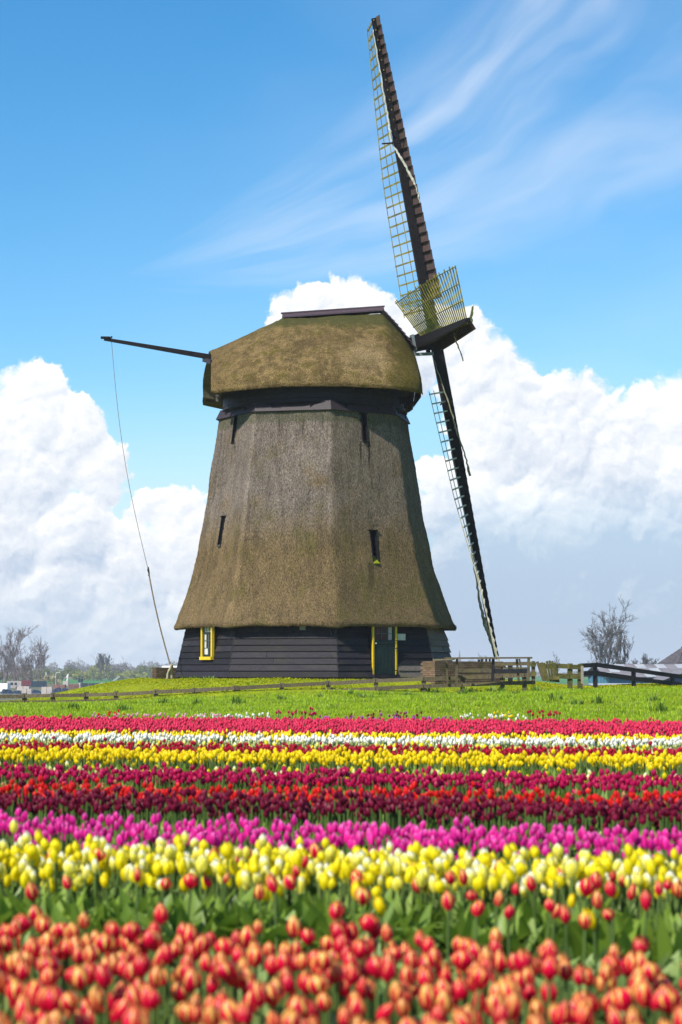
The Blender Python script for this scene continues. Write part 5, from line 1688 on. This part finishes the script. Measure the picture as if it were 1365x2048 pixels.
def leaf_template(na_=3, nl=6, w_=.13, seed=0, curl=.6):
    """blade that rises and arches outwards along +x, unit length"""
    V, Q, T = [], [], []
    ts = np.linspace(0, 1, nl)
    for i, t in enumerate(ts):
        ang_ = R(12 + 60 * curl * t ** 1.5)
        x = np.sum([math.sin(R(12 + 60 * curl * q ** 1.5)) for q in ts[:i + 1]]) / nl
        z = np.sum([math.cos(R(12 + 60 * curl * q ** 1.5)) for q in ts[:i + 1]]) / nl
        ww = w_ * float(np.interp(t, [0, .25, .55, .85, 1], [.45, .95, 1, .55, .04]))
        for j in range(na_):
            u_ = (j / (na_ - 1)) * 2 - 1
            V.append((x - abs(u_) * -.0 + (1 - abs(u_)) * .02 * 0 - .25 * ww * abs(u_) * math.cos(ang_), u_ * ww, z + .25 * ww * abs(u_) * math.sin(ang_))); T.append((abs(u_), t, 0))
    for i in range(nl - 1):
        for j in range(na_ - 1):
            a = i * na_ + j; Q.append((a, a + 1, a + 1 + na_, a + na_))
    return np.array(V), np.array(Q), np.array(T)


def rotz(V, a):
    c, s = np.cos(a)[:, None], np.sin(a)[:, None]
    return np.stack([V[..., 0] * c - V[..., 1] * s, V[..., 0] * s + V[..., 1] * c, V[..., 2]], -1)


def inst(tpl, pos, yaw, scale, rnd, tilt=None, taz=None):
    V, Q, T = tpl
    n = len(pos)
    A = np.broadcast_to(V[None], (n, *V.shape)).copy()
    A = A * (scale[:, None, :] if scale.ndim == 2 else scale[:, None, None])
    A = rotz(A, yaw)
    if tilt is not None:                       # tilt about a horizontal axis: shear-free small rotation
        ux, uy = np.cos(taz)[:, None], np.sin(taz)[:, None]
        st, ct = np.sin(tilt)[:, None], np.cos(tilt)[:, None]
        d = A[..., 0] * ux + A[..., 1] * uy
        nd = d * ct + A[..., 2] * st
        nz_ = -d * st + A[..., 2] * ct
        A[..., 0] += (nd - d) * ux; A[..., 1] += (nd - d) * uy; A[..., 2] = nz_
    A += pos[:, None, :]
    TT = np.broadcast_to(T[None], (n, *T.shape)).copy(); TT[..., 2] = rnd[:, None]
    QQ = (Q[None] + (np.arange(n) * len(V))[:, None, None]).reshape(-1, 4)
    return A.reshape(-1, 3), QQ, TT.reshape(-1, 3)


def merge(parts):
    """parts: list of ((V,Q,T), material index)"""
    V, Q, T, MI = [], [], [], []
    k = 0
    for (v, q, t), mi in parts:
        V.append(v); Q.append(q + k); T.append(t); MI.append(np.full(len(q), mi)); k += len(v)
    return np.concatenate(V), np.concatenate(Q), np.concatenate(T), np.concatenate(MI)


STEM = (np.array([(.5, 0, 0), (-.25, .43, 0), (-.25, -.43, 0), (.5, 0, 1), (-.25, .43, 1), (-.25, -.43, 1)]) * np.array([.012, .012, 1]),
        np.array([(0, 1, 4, 3), (1, 2, 5, 4), (2, 0, 3, 5)]), np.array([(0, 0, 0)] * 3 + [(0, 1, 0)] * 3))
BL_HI = [bloom_template(3, 4, o, s) for s, o in enumerate((.9, 1.2, 1.0, 1.7, .8, 1.35))]
BL_OPEN = [bloom_template(3, 4, o, s + 50) for s, o in enumerate((1.2, 1.6, .95, 1.9, 1.35, 1.1))]
BL_MID = [bloom_template(2, 3, o, s + 20, True) for s, o in enumerate((.95, 1.15, 1.05))]
BL_LOW = [lathe_template(5), lathe_template(4)]
LF_HI = [leaf_template(3, 6, .11, 0, c) for c in (.4, .8, 1.2)]
LF_MID = [leaf_template(2, 4, .11, 0, c) for c in (.5, 1.0)]
LF_LOW = [leaf_template(2, 3, .10, 0, c) for c in (.6,)]
SLOPE = -0.25


def scatter(q0, q1, dens, seed, marg=1.35, extra=2.2, clump=0.0, jitter=1.0, slope=None):
    """random plants in a bed; q = y at x = 0, beds run slightly oblique"""
    rg = np.random.default_rng(seed)
    hw = (q1 * 682.5 / 3980) * marg + extra
    n = int((q1 - q0) * 2 * hw * dens)
    x = rg.uniform(-hw, hw, n); q = rg.uniform(q0, q1, n)
    # thin out overlaps a little by snapping to a jittered lattice
    cell = 1 / math.sqrt(dens)
    gx, gy = np.floor(x / cell), np.floor(q / cell)
    x = (gx + .5 + rg.uniform(-.55, .55, n) * jitter) * cell; q = (gy + .5 + rg.uniform(-.55, .55, n) * jitter) * cell
    if clump:
        keep = rg.uniform(0, 1, n) < 1 - clump * (.5 + .5 * np.sin(x * 5.1 + np.sin(q * 4.3) * 2 + seed)) * (.5 + .5 * np.sin(q * 6.3 + np.sin(x * 3.1) * 2))
        x, q = x[keep], q[keep]
    wav = .04 * np.sin(x * 2.3 + seed) + .03 * np.sin(x * 7.1 + seed * 2)
    y = q + (SLOPE if slope is None else slope) * x + wav
    return x, y, rg


def bed(name, label, q0, q1, dens, mat, h, hs, bs, lod, seed, leaves=2, lf_h=.30, mats2=None, clump=.0, gzero=True, xr=None, leafmat='leaf_mid', cat='tulips'):
    x, y, rg = scatter(q0, q1, dens, seed, clump=clump)
    if xr is not None:
        k = (x > xr[0]) & (x < xr[1]); x, y = x[k], y[k]
    n = len(x)
    if n == 0: return
    z = ground_z(x, y) if not gzero else np.zeros(n)
    H = h + rg.normal(0, hs, n)
    rnd = rg.uniform(0, 1, n)
    tilt = np.abs(rg.normal(0, .10, n)); taz = rg.uniform(0, 6.283, n)
    tops = np.stack([x + np.cos(taz) * tilt * .25, y + np.sin(taz) * tilt * .25, z + H], 1)
    B = {0: BL_HI, 1: BL_MID, 2: BL_LOW}[lod]; L = {0: LF_HI, 1: LF_MID, 2: LF_LOW}[lod]
    parts = []
    which = rg.integers(0, len(B), n)
    for k, b in enumerate(B):
        s = which == k
        if not s.any(): continue
        bsz = bs * rg.uniform(.82, 1.15, s.sum())
        base = tops[s].copy(); base[:, 2] -= bsz
        fat = rg.uniform(.85, 1.12, s.sum())
        parts.append((inst(b, base, rg.uniform(0, 6.283, s.sum()), np.stack([bsz * fat, bsz * fat, bsz], 1), rnd[s], tilt[s] * 1.6, taz[s]), 0))
    # stems
    st = inst(STEM, np.stack([x, y, z], 1), rg.uniform(0, 6, n), np.stack([np.ones(n) * (1 if lod < 2 else 1.2), np.ones(n) * (1 if lod < 2 else 1.2), H - bs * .9], 1), rnd, tilt * .5, taz)
    parts.append((st, 1))
    for _ in range(leaves):
        lw = rg.integers(0, len(L), n)
        for k, l in enumerate(L):
            s = lw == k
            if not s.any(): continue
            ll = lf_h * rg.uniform(.7, 1.25, s.sum())
            parts.append((inst(l, np.stack([x, y, z], 1)[s], rg.uniform(0, 6.283, s.sum()), np.stack([ll, ll * (1.25 if lod == 2 else 1), ll], 1), rg.uniform(0, 1, s.sum())), 2))
    V, Q, T, MI = merge(parts)
    o = obj(name, np_mesh(name, V, Q, [M[mat], M['stem'], M[leafmat]], MI, tone=T))
    return tag(o, label, cat, kind='stuff')


# far beds (each one mass of thousands of plants)
bed('rose_red_tulips', 'wide bed of rose red tulips nearest the grass bank', 27.9, 34.6, 105, 't_rose', .45, .022, .050, 2, 1, 1, .28)
bed('rose_red_tulips', 'thin separate row of rose red tulips before the wide bed', 27.0, 27.55, 60, 't_rose', .44, .02, .050, 2, 2, 2, .28)
bed('pale_yellow_row_tulips', 'narrow row of yellow tulips behind the white tulips', 25.2, 26.5, 120, 't_yellow', .45, .02, .052, 2, 3, 2, .26)
bed('white_tulips', 'bed of white tulips between two yellow rows', 23.9, 25.0, 130, 't_white', .45, .02, .052, 2, 4, 2, .26)
bed('budding_tulips', 'pale green budding tulips in front of the white ones', 22.4, 23.8, 80, 't_bud', .42, .02, .045, 2, 5, 3, .30)
bed('cream_tulips', 'thin row of cream tulips behind the crimson ones', 21.75, 22.3, 60, 't_cream', .45, .03, .055, 2, 6, 2, .28, clump=.5)
bed('crimson_tulips', 'narrow bed of crimson tulips behind the bright yellow bed', 20.25, 21.5, 180, 't_crimson', .46, .03, .054, 1, 7, 1, .28)
bed('yellow_tulips', 'bright yellow tulip bed in the middle of the field', 18.95, 20.05, 190, 't_yellow', .455, .028, .064, 1, 8, 3, .30)
bed('cream_tulips', 'sparse cream and yellow tulip row behind the purple bed', 16.4, 16.75, 80, 't_cream', .44, .025, .052, 1, 9, 2, .28, clump=.35)
bed('purple_tulips', 'bed of deep purple red tulips', 15.25, 16.15, 230, 't_purple', .455, .03, .058, 1, 10, 2, .28)
bed('salmon_budding_tulips', 'thin sprinkling of salmon budded tulips before the purple bed', 13.7, 14.9, 42, 't_salmon', .36, .04, .045, 1, 11, 3, .27)
bed('scarlet_tulips', 'strip of scarlet tulips directly behind the maroon ones', 12.9, 13.55, 260, 't_scarlet', .455, .028, .052, 1, 12, 1, .28)
bed('maroon_tulips', 'bed of dark maroon tulips', 11.95, 12.8, 280, 't_maroon', .455, .032, .054, 1, 13, 2, .30)
bed('green_tulip_leaves', 'strip of green tulip leaves before the maroon bed', 10.95, 11.7, 60, 't_bud', .30, .03, .03, 1, 14, 5, .33)
for i_, (q0_, q1_) in enumerate(((17.0, 18.7), (14.0, 15.05), (27.55, 27.9))):
    x, y, rg = scatter(q0_, q1_, 90, 300 + i_)
    ll = .27 * rg.uniform(.6, 1.2, len(x))
    pp_ = []
    for _ in range(3): pp_.append((inst(LF_MID[_ % 2], np.stack([x, y, x * 0], 1), rg.uniform(0, 6.283, len(x)), ll, rg.uniform(0, 1, len(x))), 0))
    V, Q, T, MI = merge(pp_)
    tag(obj('tulip_leaves', np_mesh('tulip_leaves', V, Q, [M['leaf_mid']], MI, tone=T)), ('green leaves along the front of the bright yellow bed', 'green leaves along the front of the purple bed', 'green leaves before the rose red bed')[i_], 'leaves', kind='stuff')
LF_UP = [leaf_template(2, 4, .075, 0, c) for c in (.12, .3)]
for i_, (q0_, q1_, lh_, lb_) in enumerate(((18.6, 19.0, .40, 'upright green foliage at the front of the bright yellow bed'), (14.85, 15.3, .40, 'upright green foliage at the front of the purple bed'),
                                      (11.5, 12.0, .38, 'upright green foliage at the front of the maroon bed'), (7.75, 8.2, .38, 'upright green foliage at the front of the near yellow bed'))):
    x, y, rg = scatter(q0_, q1_, 170, 400 + i_)
    pp_ = []
    for _ in range(3): pp_.append((inst(LF_UP[_ % 2], np.stack([x, y, x * 0], 1), rg.uniform(0, 6.283, len(x)), lh_ * rg.uniform(.6, 1.05, len(x)), rg.uniform(0, 1, len(x))), 0))
    V, Q, T, MI = merge(pp_)
    tag(obj('tulip_foliage', np_mesh('tulip_foliage', V, Q, [M['leaf_up']], MI, tone=T)), lb_, 'leaves', kind='stuff')
# clumps at the edge of the bank
for (x0, x1, mt, nm, lb, q0, q1, hh_) in (
        (-4.8, -3.2, 't_pink', 'pink_tulips', 'pale pink tulips at the edge of the grass on the left', 35.2, 36.0, .44), (-4.6, -4.0, 't_scarlet', 'scarlet_tulips', 'small patch of scarlet tulips between pale pink ones', 35.9, 36.6, .46),
        (-3.2, -1.9, 't_pink', 'pink_tulips', 'pale pink tulips right of the small scarlet patch', 35.2, 36.2, .44), (-2.7, -1.3, 't_white', 'white_tulips', 'white tulips at the edge of the grass', 35.4, 36.2, .44),
        (-1.2, -.45, 't_purple', 'purple_tulips', 'tall dark red tulips standing against the grass', 36.0, 36.8, .50), (-.4, 2.0, 't_violet', 'violet_tulips', 'violet tulips at the edge of the grass', 35.2, 35.9, .43),
        (2.1, 2.9, 't_white', 'white_tulips', 'white tulips beside yellow ones at the grass edge', 35.8, 36.8, .46), (2.7, 3.1, 't_yellow', 'yellow_tulips', 'small clump of yellow tulips at the grass edge', 36.0, 36.8, .48),
        (3.0, 3.3, 't_white', 'white_tulips', 'few white tulips between yellow and dark red ones', 36.0, 36.6, .45), (3.2, 3.9, 't_crimson', 'crimson_tulips', 'dark red tulips standing highest at the grass edge', 36.2, 37.2, .52),
        (.1, 1.6, 't_maroon', 'maroon_tulips', 'scattered dark red tulips standing in the grass', 38.0, 40.0, .40)):
    bed(nm, lb, q0 - .1, q1, 28 if nm != 'maroon_tulips' else 7, mt, hh_ + .045, .03, .062, 1, int(x0 * 10 + 500), 1, .2, xr=(x0, x1), gzero=False)


# near beds: the ones that show largest are plants of their own
def tulip_kind(name, mat, bvars, hmean, bs, leafmat, nleaf, leaf_len, nvar=6, lod=0):
    """returns shared meshes"""
    B = BL_HI if lod == 0 else BL_MID
    L = LF_HI if lod == 0 else LF_MID
    if name == 'yellow_tulip': B = BL_OPEN
    bl = []
    for i in range(nvar):
        V, Q, T = B[i % len(B)]
        T = T.copy(); T[:, 2] = (i * .17) % 1
        sc = bvars[i % len(bvars)]
        bl.append(np_mesh('bloom', V * np.array([bs * sc, bs * sc, bs]), Q, M[mat], tone=T))
    st = np_mesh('stem', STEM[0] * np.array([1, 1, 1]), STEM[1], M['stem'], tone=STEM[2])
    lv = [np_mesh('leaf', V * leaf_len, Q, M[leafmat], tone=T) for V, Q, T in L]
    return bl, st, lv


def place_tulip(kind, name, x, y, h, bs, rd, label, group, nleaf, cat='tulip'):
    bl, st, lv = kind
    e = bpy.data.objects.new(name, None); e.empty_display_size = .05
    e.location = (x, y, 0); e.rotation_euler = (rd.gauss(0, .06), rd.gauss(0, .06), rd.uniform(0, 6.283))
    COL.objects.link(e)
    tag(e, label, cat, group)
    b = obj('bloom', rd.choice(bl), e, loc=(0, 0, h - bs), rot=(rd.gauss(0, .16), rd.gauss(0, .16), rd.uniform(0, 6.283)))
    k = rd.uniform(.82, 1.25); b.scale = (k * rd.uniform(.9, 1.1), k, k * rd.uniform(.95, 1.1))
    obj('stem', st, e, sc=(1, 1, h - bs * .9))
    for i in range(nleaf):
        k = rd.uniform(.7, 1.2)
        obj('leaf', rd.choice(lv), e, rot=(0, 0, rd.uniform(0, 6.283)), sc=(k, k * rd.uniform(.8, 1.3), k))
    return e


def near_bed(kind, name, label, group, sname, slabel, q0, q1, dens, mat, h, hs, bs, seed, nleaf, limit, leafmat, leaf_h, clump=0.0, lod=0):
    """limit nearest plants in view become objects, the rest one mass"""
    x, y, rg = scatter(q0, q1, dens, seed, marg=1.35, extra=2.2, clump=clump, slope=-.36 if q1 < 7 else None)
    # drop the ones that lie nearly on top of one another
    keep = np.ones(len(x), bool)
    order = np.argsort(x)
    xs_, ys_ = x[order], y[order]
    md = .50 / math.sqrt(dens)
    kept = []
    cellm = {}
    for i in range(len(xs_)):
        cx, cy = int(math.floor(xs_[i] / md)), int(math.floor(ys_[i] / md))
        ok = True
        for ax_ in (-1, 0, 1):
            for ay_ in (-1, 0, 1):
                for j in cellm.get((cx + ax_, cy + ay_), ()):
                    if (xs_[j] - xs_[i]) ** 2 + (ys_[j] - ys_[i]) ** 2 < md * md: ok = False
        if ok: kept.append(i); cellm.setdefault((cx, cy), []).append(i)
    x, y = xs_[kept], ys_[kept]
    inview = (np.abs(x / y) < .5 * 1365 / 3980 + .02) & ((1.25 - h) / y < (2048 - 1345) / 3980 + .03)
    idx = np.where(inview)[0]
    idx = idx[np.argsort(y[idx])][:limit]
    rd = random.Random(seed)
    chosen = set(idx.tolist())
    for i in idx:
        place_tulip(kind, name, float(x[i]), float(y[i]), h + rd.gauss(0, hs), bs, rd, label, group, nleaf)
    rest = np.array([i for i in range(len(x)) if i not in chosen])
    if len(rest) == 0: return
    x, y = x[rest], y[rest]; n = len(x)
    parts = []
    H = h + rg.normal(0, hs, n); rnd = rg.uniform(0, 1, n)
    B = BL_HI if lod == 0 else BL_MID; L = LF_MID
    if 'yellow' in name: B = BL_OPEN
    which = rg.integers(0, len(B), n); tilt = np.abs(rg.normal(0, .1, n))
    fatk = 1.0 if q1 < 7 else .80; taz = rg.uniform(0, 6.283, n)
    for k, b in enumerate(B):
        s = which == k
        if s.any(): parts.append((inst(b, np.stack([x, y, H - bs], 1)[s], rg.uniform(0, 6.283, s.sum()), (bs * rg.uniform(.85, 1.15, s.sum()))[:, None] * np.array([[fatk, fatk, 1]]), rnd[s], tilt[s], taz[s]), 0))
    parts.append((inst(STEM, np.stack([x, y, x * 0], 1), rg.uniform(0, 6, n), np.stack([np.ones(n), np.ones(n), H - bs * .9], 1), rnd), 1))
    for _ in range(nleaf):
        lw = rg.integers(0, len(L), n)
        for k, l in enumerate(L):
            s = lw == k
            if s.any(): parts.append((inst(l, np.stack([x, y, x * 0], 1)[s], rg.uniform(0, 6.283, s.sum()), leaf_h * rg.uniform(.7, 1.2, s.sum()), rg.uniform(0, 1, s.sum())), 2))
    V, Q, T, MI = merge(parts)
    tag(obj(sname, np_mesh(sname, V, Q, [M[mat], M['stem'], M[leafmat]], MI, tone=T)), slabel, 'tulips', kind='stuff')


K = tulip_kind('magenta_tulip', 't_magenta', (.80, .88), .46, .058, 'leaf_mid', 2, .28, lod=1)
near_bed(K, 'magenta_tulip', 'magenta tulip standing near the front of the magenta bed', 'magenta tulips in their bed', 'magenta_tulips', 'the rest of the magenta tulip bed', 9.65, 10.65, 270, 't_magenta', .455, .028, .058, 31, 2, 280, 'leaf_mid', .28, lod=1)
K = tulip_kind('yellow_tulip', 't_cream', (.72, .82), .46, .064, 'leaf_near', 2, .32)
near_bed(K, 'yellow_tulip', 'yellow to cream tulip in the pale bed before the magenta ones', 'yellow and cream tulips in the pale bed', 'yellow_cream_tulips', 'the rest of the yellow and cream tulip bed', 8.15, 9.25, 260, 't_cream', .445, .030, .064, 32, 2, 290, 'leaf_near', .32)
K = tulip_kind('flamed_tulip', 't_flame', (.95, 1.05, .85), .45, .060, 'leaf_near', 3, .30)
near_bed(K, 'flamed_tulip', 'red tulip with orange edged petals in the nearest bed', 'orange edged red tulips of the nearest bed', 'flamed_tulips', 'the rest of the nearest orange edged red tulips', 3.2, 6.3, 185, 't_flame', .44, .035, .060, 33, 2, 300, 'leaf_near', .28, clump=.22)
# strays between the nearest bed and the yellow one
SK = tulip_kind('red_tulip', 't_flame', (.85, .95), .45, .058, 'leaf_near', 2, .30)
rd = random.Random(9)
STR_ = [(104, 1708), (168, 1732), (196, 1707), (11, 1775), (67, 1777), (366, 1758), (317, 1757), (419, 1757), (446, 1745), (437, 1705), (492, 1703), (484, 1716), (524, 1781), (597, 1735), (603, 1760), (619, 1722), (598, 1718),
        (675, 1817), (687, 1756), (704, 1735), (760, 1745), (808, 1736), (850, 1765), (908, 1748), (929, 1750), (936, 1782), (973, 1790), (946, 1812), (1001, 1735), (1011, 1768), (1066, 1793), (1080, 1758), (1161, 1772), (1181, 1796),
        (1128, 1822), (1157, 1835), (1248, 1755), (1276, 1742), (1255, 1780), (1268, 1799), (1299, 1753), (1234, 1817), (1302, 1788), (1354, 1826), (1263, 1884), (1287, 1770), (772, 1860), (505, 1840), (640, 1700), (915, 1720), (1045, 1722), (1110, 1745), (1140, 1755), (1210, 1740), (1222, 1775), (1320, 1760), (1345, 1775), (1090, 1815), (1015, 1815), (890, 1800), (560, 1765), (735, 1790), (280, 1745), (150, 1760), (1190, 1760)]
for (px, py) in STR_:
    h = rd.uniform(.42, .50)
    d_ = 3980 * (1.25 - h + .03) / (py - 1345)
    place_tulip(SK, 'red_tulip', (px - 682.5) / 3980 * d_, d_, h, .058, rd, 'stray red tulip with orange tip growing among the green leaves', 'stray red tulips between the beds', 2)
for (px, py) in ((1190, 1832), (785, 1805), (545, 1780), (383, 1762), (230, 1755), (1130, 1790), (700, 1775)):
    h = .42; d_ = 3980 * (1.25 - h + .03) / (py - 1345)
    place_tulip(tulip_kind('yellow_tulip', 't_yellow', (.8,), .4, .062, 'leaf_near', 2, .3, nvar=1), 'yellow_tulip', (px - 682.5) / 3980 * d_, d_, h, .062, rd, 'stray yellow tulip bud growing among the green leaves', 'stray yellow tulips between the beds', 1)
# leaf carpet between the beds, under them and at the front rim of the yellow bed
for (nm, lb, q0, q1, dens, n_l, lh, mt, sd) in (('tulip_leaves', 'broad green tulip leaves between the nearest bed and the yellow bed', 6.3, 7.95, 150, 3, .24, 'leaf_near', 61),
                                            ('tulip_leaves', 'tulip leaves under the nearest red and orange blooms', 3.2, 6.4, 70, 2, .26, 'leaf_near', 62),
                                            ('tulip_leaves', 'upright stems and leaves along the front of the yellow bed', 7.6, 8.3, 120, 3, .34, 'leaf_mid', 63)):
    x, y, rg = scatter(q0, q1, dens, sd)
    parts = []
    for _ in range(n_l):
        lw = rg.integers(0, 3, len(x))
        for k, l in enumerate(LF_HI):
            s = lw == k
            ll = lh * rg.uniform(.65, 1.25, s.sum())
            parts.append((inst(l, np.stack([x, y, x * 0], 1)[s], rg.uniform(0, 6.283, s.sum()), np.stack([ll, ll * rg.uniform(.8, 1.5, s.sum()), ll], 1), rg.uniform(0, 1, s.sum())), 0))
    V, Q, T, MI = merge(parts)
    tag(obj(nm, np_mesh(nm, V, Q, [M[mt]], MI, tone=T)), lb, 'leaves', kind='stuff')

# ------------------------------------------------------------------ grass
def tuft_template(nb=5, h=1.0, w_=.10, seed=0, spread=.45):
    rg = np.random.default_rng(seed)
    V, Q, T = [], [], []
    for b in range(nb):
        a = rg.uniform(0, 6.283); l = h * rg.uniform(.6, 1.1); o = rg.uniform(.2, 1) * spread
        dx_, dy_ = math.cos(a), math.sin(a)
        p0 = np.array([rg.normal(0, .12), rg.normal(0, .12), 0])
        s_ = np.array([-dy_, dx_, 0]) * w_ * .5
        k = len(V)
        p1 = p0 + np.array([dx_ * o * .35, dy_ * o * .35, l * .6]); p2 = p0 + np.array([dx_ * o, dy_ * o, l])
        V += [p0 - s_, p0 + s_, p1 + s_ * .8, p1 - s_ * .8, p2 + s_ * .15, p2 - s_ * .15]
        T += [(0, 0, 0), (0, 0, 0), (0, .6, 0), (0, .6, 0), (0, 1, 0), (0, 1, 0)]
        Q += [(k, k + 1, k + 2, k + 3), (k + 3, k + 2, k + 4, k + 5)]
    return np.array(V), np.array(Q), np.array(T)


def grass(name, label, n, xr, yr, h, hv, w_, mat, seed, keep=None, nb=5, spread=.45):
    rg = np.random.default_rng(seed)
    x = rg.uniform(*xr, n); y = yr[0] + (yr[1] - yr[0]) * rg.uniform(0, 1, n)
    hw = y * .172 * 1.35 + 1.5
    k = np.abs(x) < hw
    if keep is not None: k &= keep(x, y)
    x, y = x[k], y[k]; n = len(x)
    z = ground_z(x, y) - .01
    patch = .5 + .5 * np.sin(x * 1.3 + np.sin(y * .9) * 2.2) * np.sin(y * .7 + np.sin(x * .8) * 1.7)
    H = h * (1 - hv + hv * 2 * patch * rg.uniform(.5, 1.2, n))
    parts = []
    tp = [tuft_template(nb, 1, w_ / h, s, spread) for s in range(4)]
    wh = rg.integers(0, 4, n)
    for i, t in enumerate(tp):
        s = wh == i
        parts.append((inst(t, np.stack([x, y, z], 1)[s], rg.uniform(0, 6.283, s.sum()), H[s], rg.uniform(0, 1, s.sum())), 0))
    V, Q, T, MI = merge(parts)
    return tag(obj(name, np_mesh(name, V, Q, [M[mat]], MI, tone=T, smooth=False)), label, 'grass', kind='stuff')


grass('bank_grass', 'long green grass on the bank between the tulips and the fence', 80000, (-17, 17), (36.6, 64.5), .10, .40, .017, 'grass', 81)
infoot = lambda x, y: np.hypot(x - MX, y - MY) > 5.4
grass('lawn_grass', 'short bright yellow green grass round the windmill', 60000, (-20, 20), (65.0, 84), .055, .35, .03, 'grass_short', 82, keep=infoot, nb=4, spread=.9)
# taller weeds in clumps along the fence
rg = np.random.default_rng(91)
WEEDS = [(850, 1385), (875, 1388), (925, 1390), (945, 1388), (1002, 1388), (1028, 1392), (1070, 1385), (700, 1392), (720, 1396), (770, 1392), (640, 1398), (560, 1402), (470, 1408), (1320, 1425), (1305, 1405), (1195, 1408),
         (1155, 1412), (980, 1386), (1110, 1402), (820, 1394), (400, 1412), (330, 1410), (250, 1422), (150, 1422)]
wi = 0
wparts = []
for (px, py) in WEEDS:
    # walk along the view line to the ground
    Y = 45.0
    for Yt in np.arange(40, 65.5, .25):
        zt = 1.25 - (py - 1345) * Yt / 3980
        if zt <= gz((px - 682.5) / 3980 * Yt, Yt): Y = Yt; break
    X = (px - 682.5) / 3980 * Y
    n = 14
    d_ = np.abs(rg.normal(0, .22, n)); a = rg.uniform(0, 6.283, n)
    x, y = X + np.cos(a) * d_, Y + np.sin(a) * d_
    tp = tuft_template(7, 1, .14, wi, .55)
    V, Q, T = inst(tp, np.stack([x, y, ground_z(x, y) - .01], 1), a, rg.uniform(.12, .30, n) * np.exp(-d_ * 1.2), rg.uniform(0, 1, n))
    wparts.append(((V, Q, T), 0))
    wi += 1
V, Q, T, MI = merge(wparts)
tag(obj('bank_weeds', np_mesh('bank_weeds', V, Q, M['weed'], tone=T)), 'leafy clumps of taller weeds on the grass bank', 'weeds', kind='stuff')
# weeds along the plinth of the mill
xs_ = rg.uniform(-1, 1, 60)
n6_, t6_ = face_axes(6)
pts = np.array([list(Vector((MX, MY, MZ - .1)) + n6_ * (RB0 * C225 + .15 + abs(random.gauss(0, .1))) + t6_ * float(u_ * 1.2 + .3)) for u_ in xs_])
V, Q, T = inst(tuft_template(6, 1, .2, 3, .7), pts, rg.uniform(0, 6.28, 60), rg.uniform(.10, .24, 60), rg.uniform(0, 1, 60))
tag(obj('plinth_weeds', np_mesh('plinth_weeds', V, Q, M['weed'], tone=T)), 'low green weeds growing against the foot of the windmill', 'weeds', kind='stuff')

# ------------------------------------------------------------------ the air
hz = MB().box((0, 1050, 12.2), (6000, 4100, 32.2)).build('haze', None or M['white'])
hz.data.materials.clear()
hm = bpy.data.materials.new('haze air'); hm.use_nodes = True
hm.node_tree.nodes.clear()
pv = hm.node_tree.nodes.new('ShaderNodeVolumePrincipled')
pv.inputs['Color'].default_value = (0.88, 0.93, 1.0, 1)
pv.inputs['Density'].default_value = 0.00022
ho = hm.node_tree.nodes.new('ShaderNodeOutputMaterial')
hm.node_tree.links.new(pv.outputs[0], ho.inputs['Volume'])
hz.data.materials.append(hm)
tag(hz, kind='stuff')
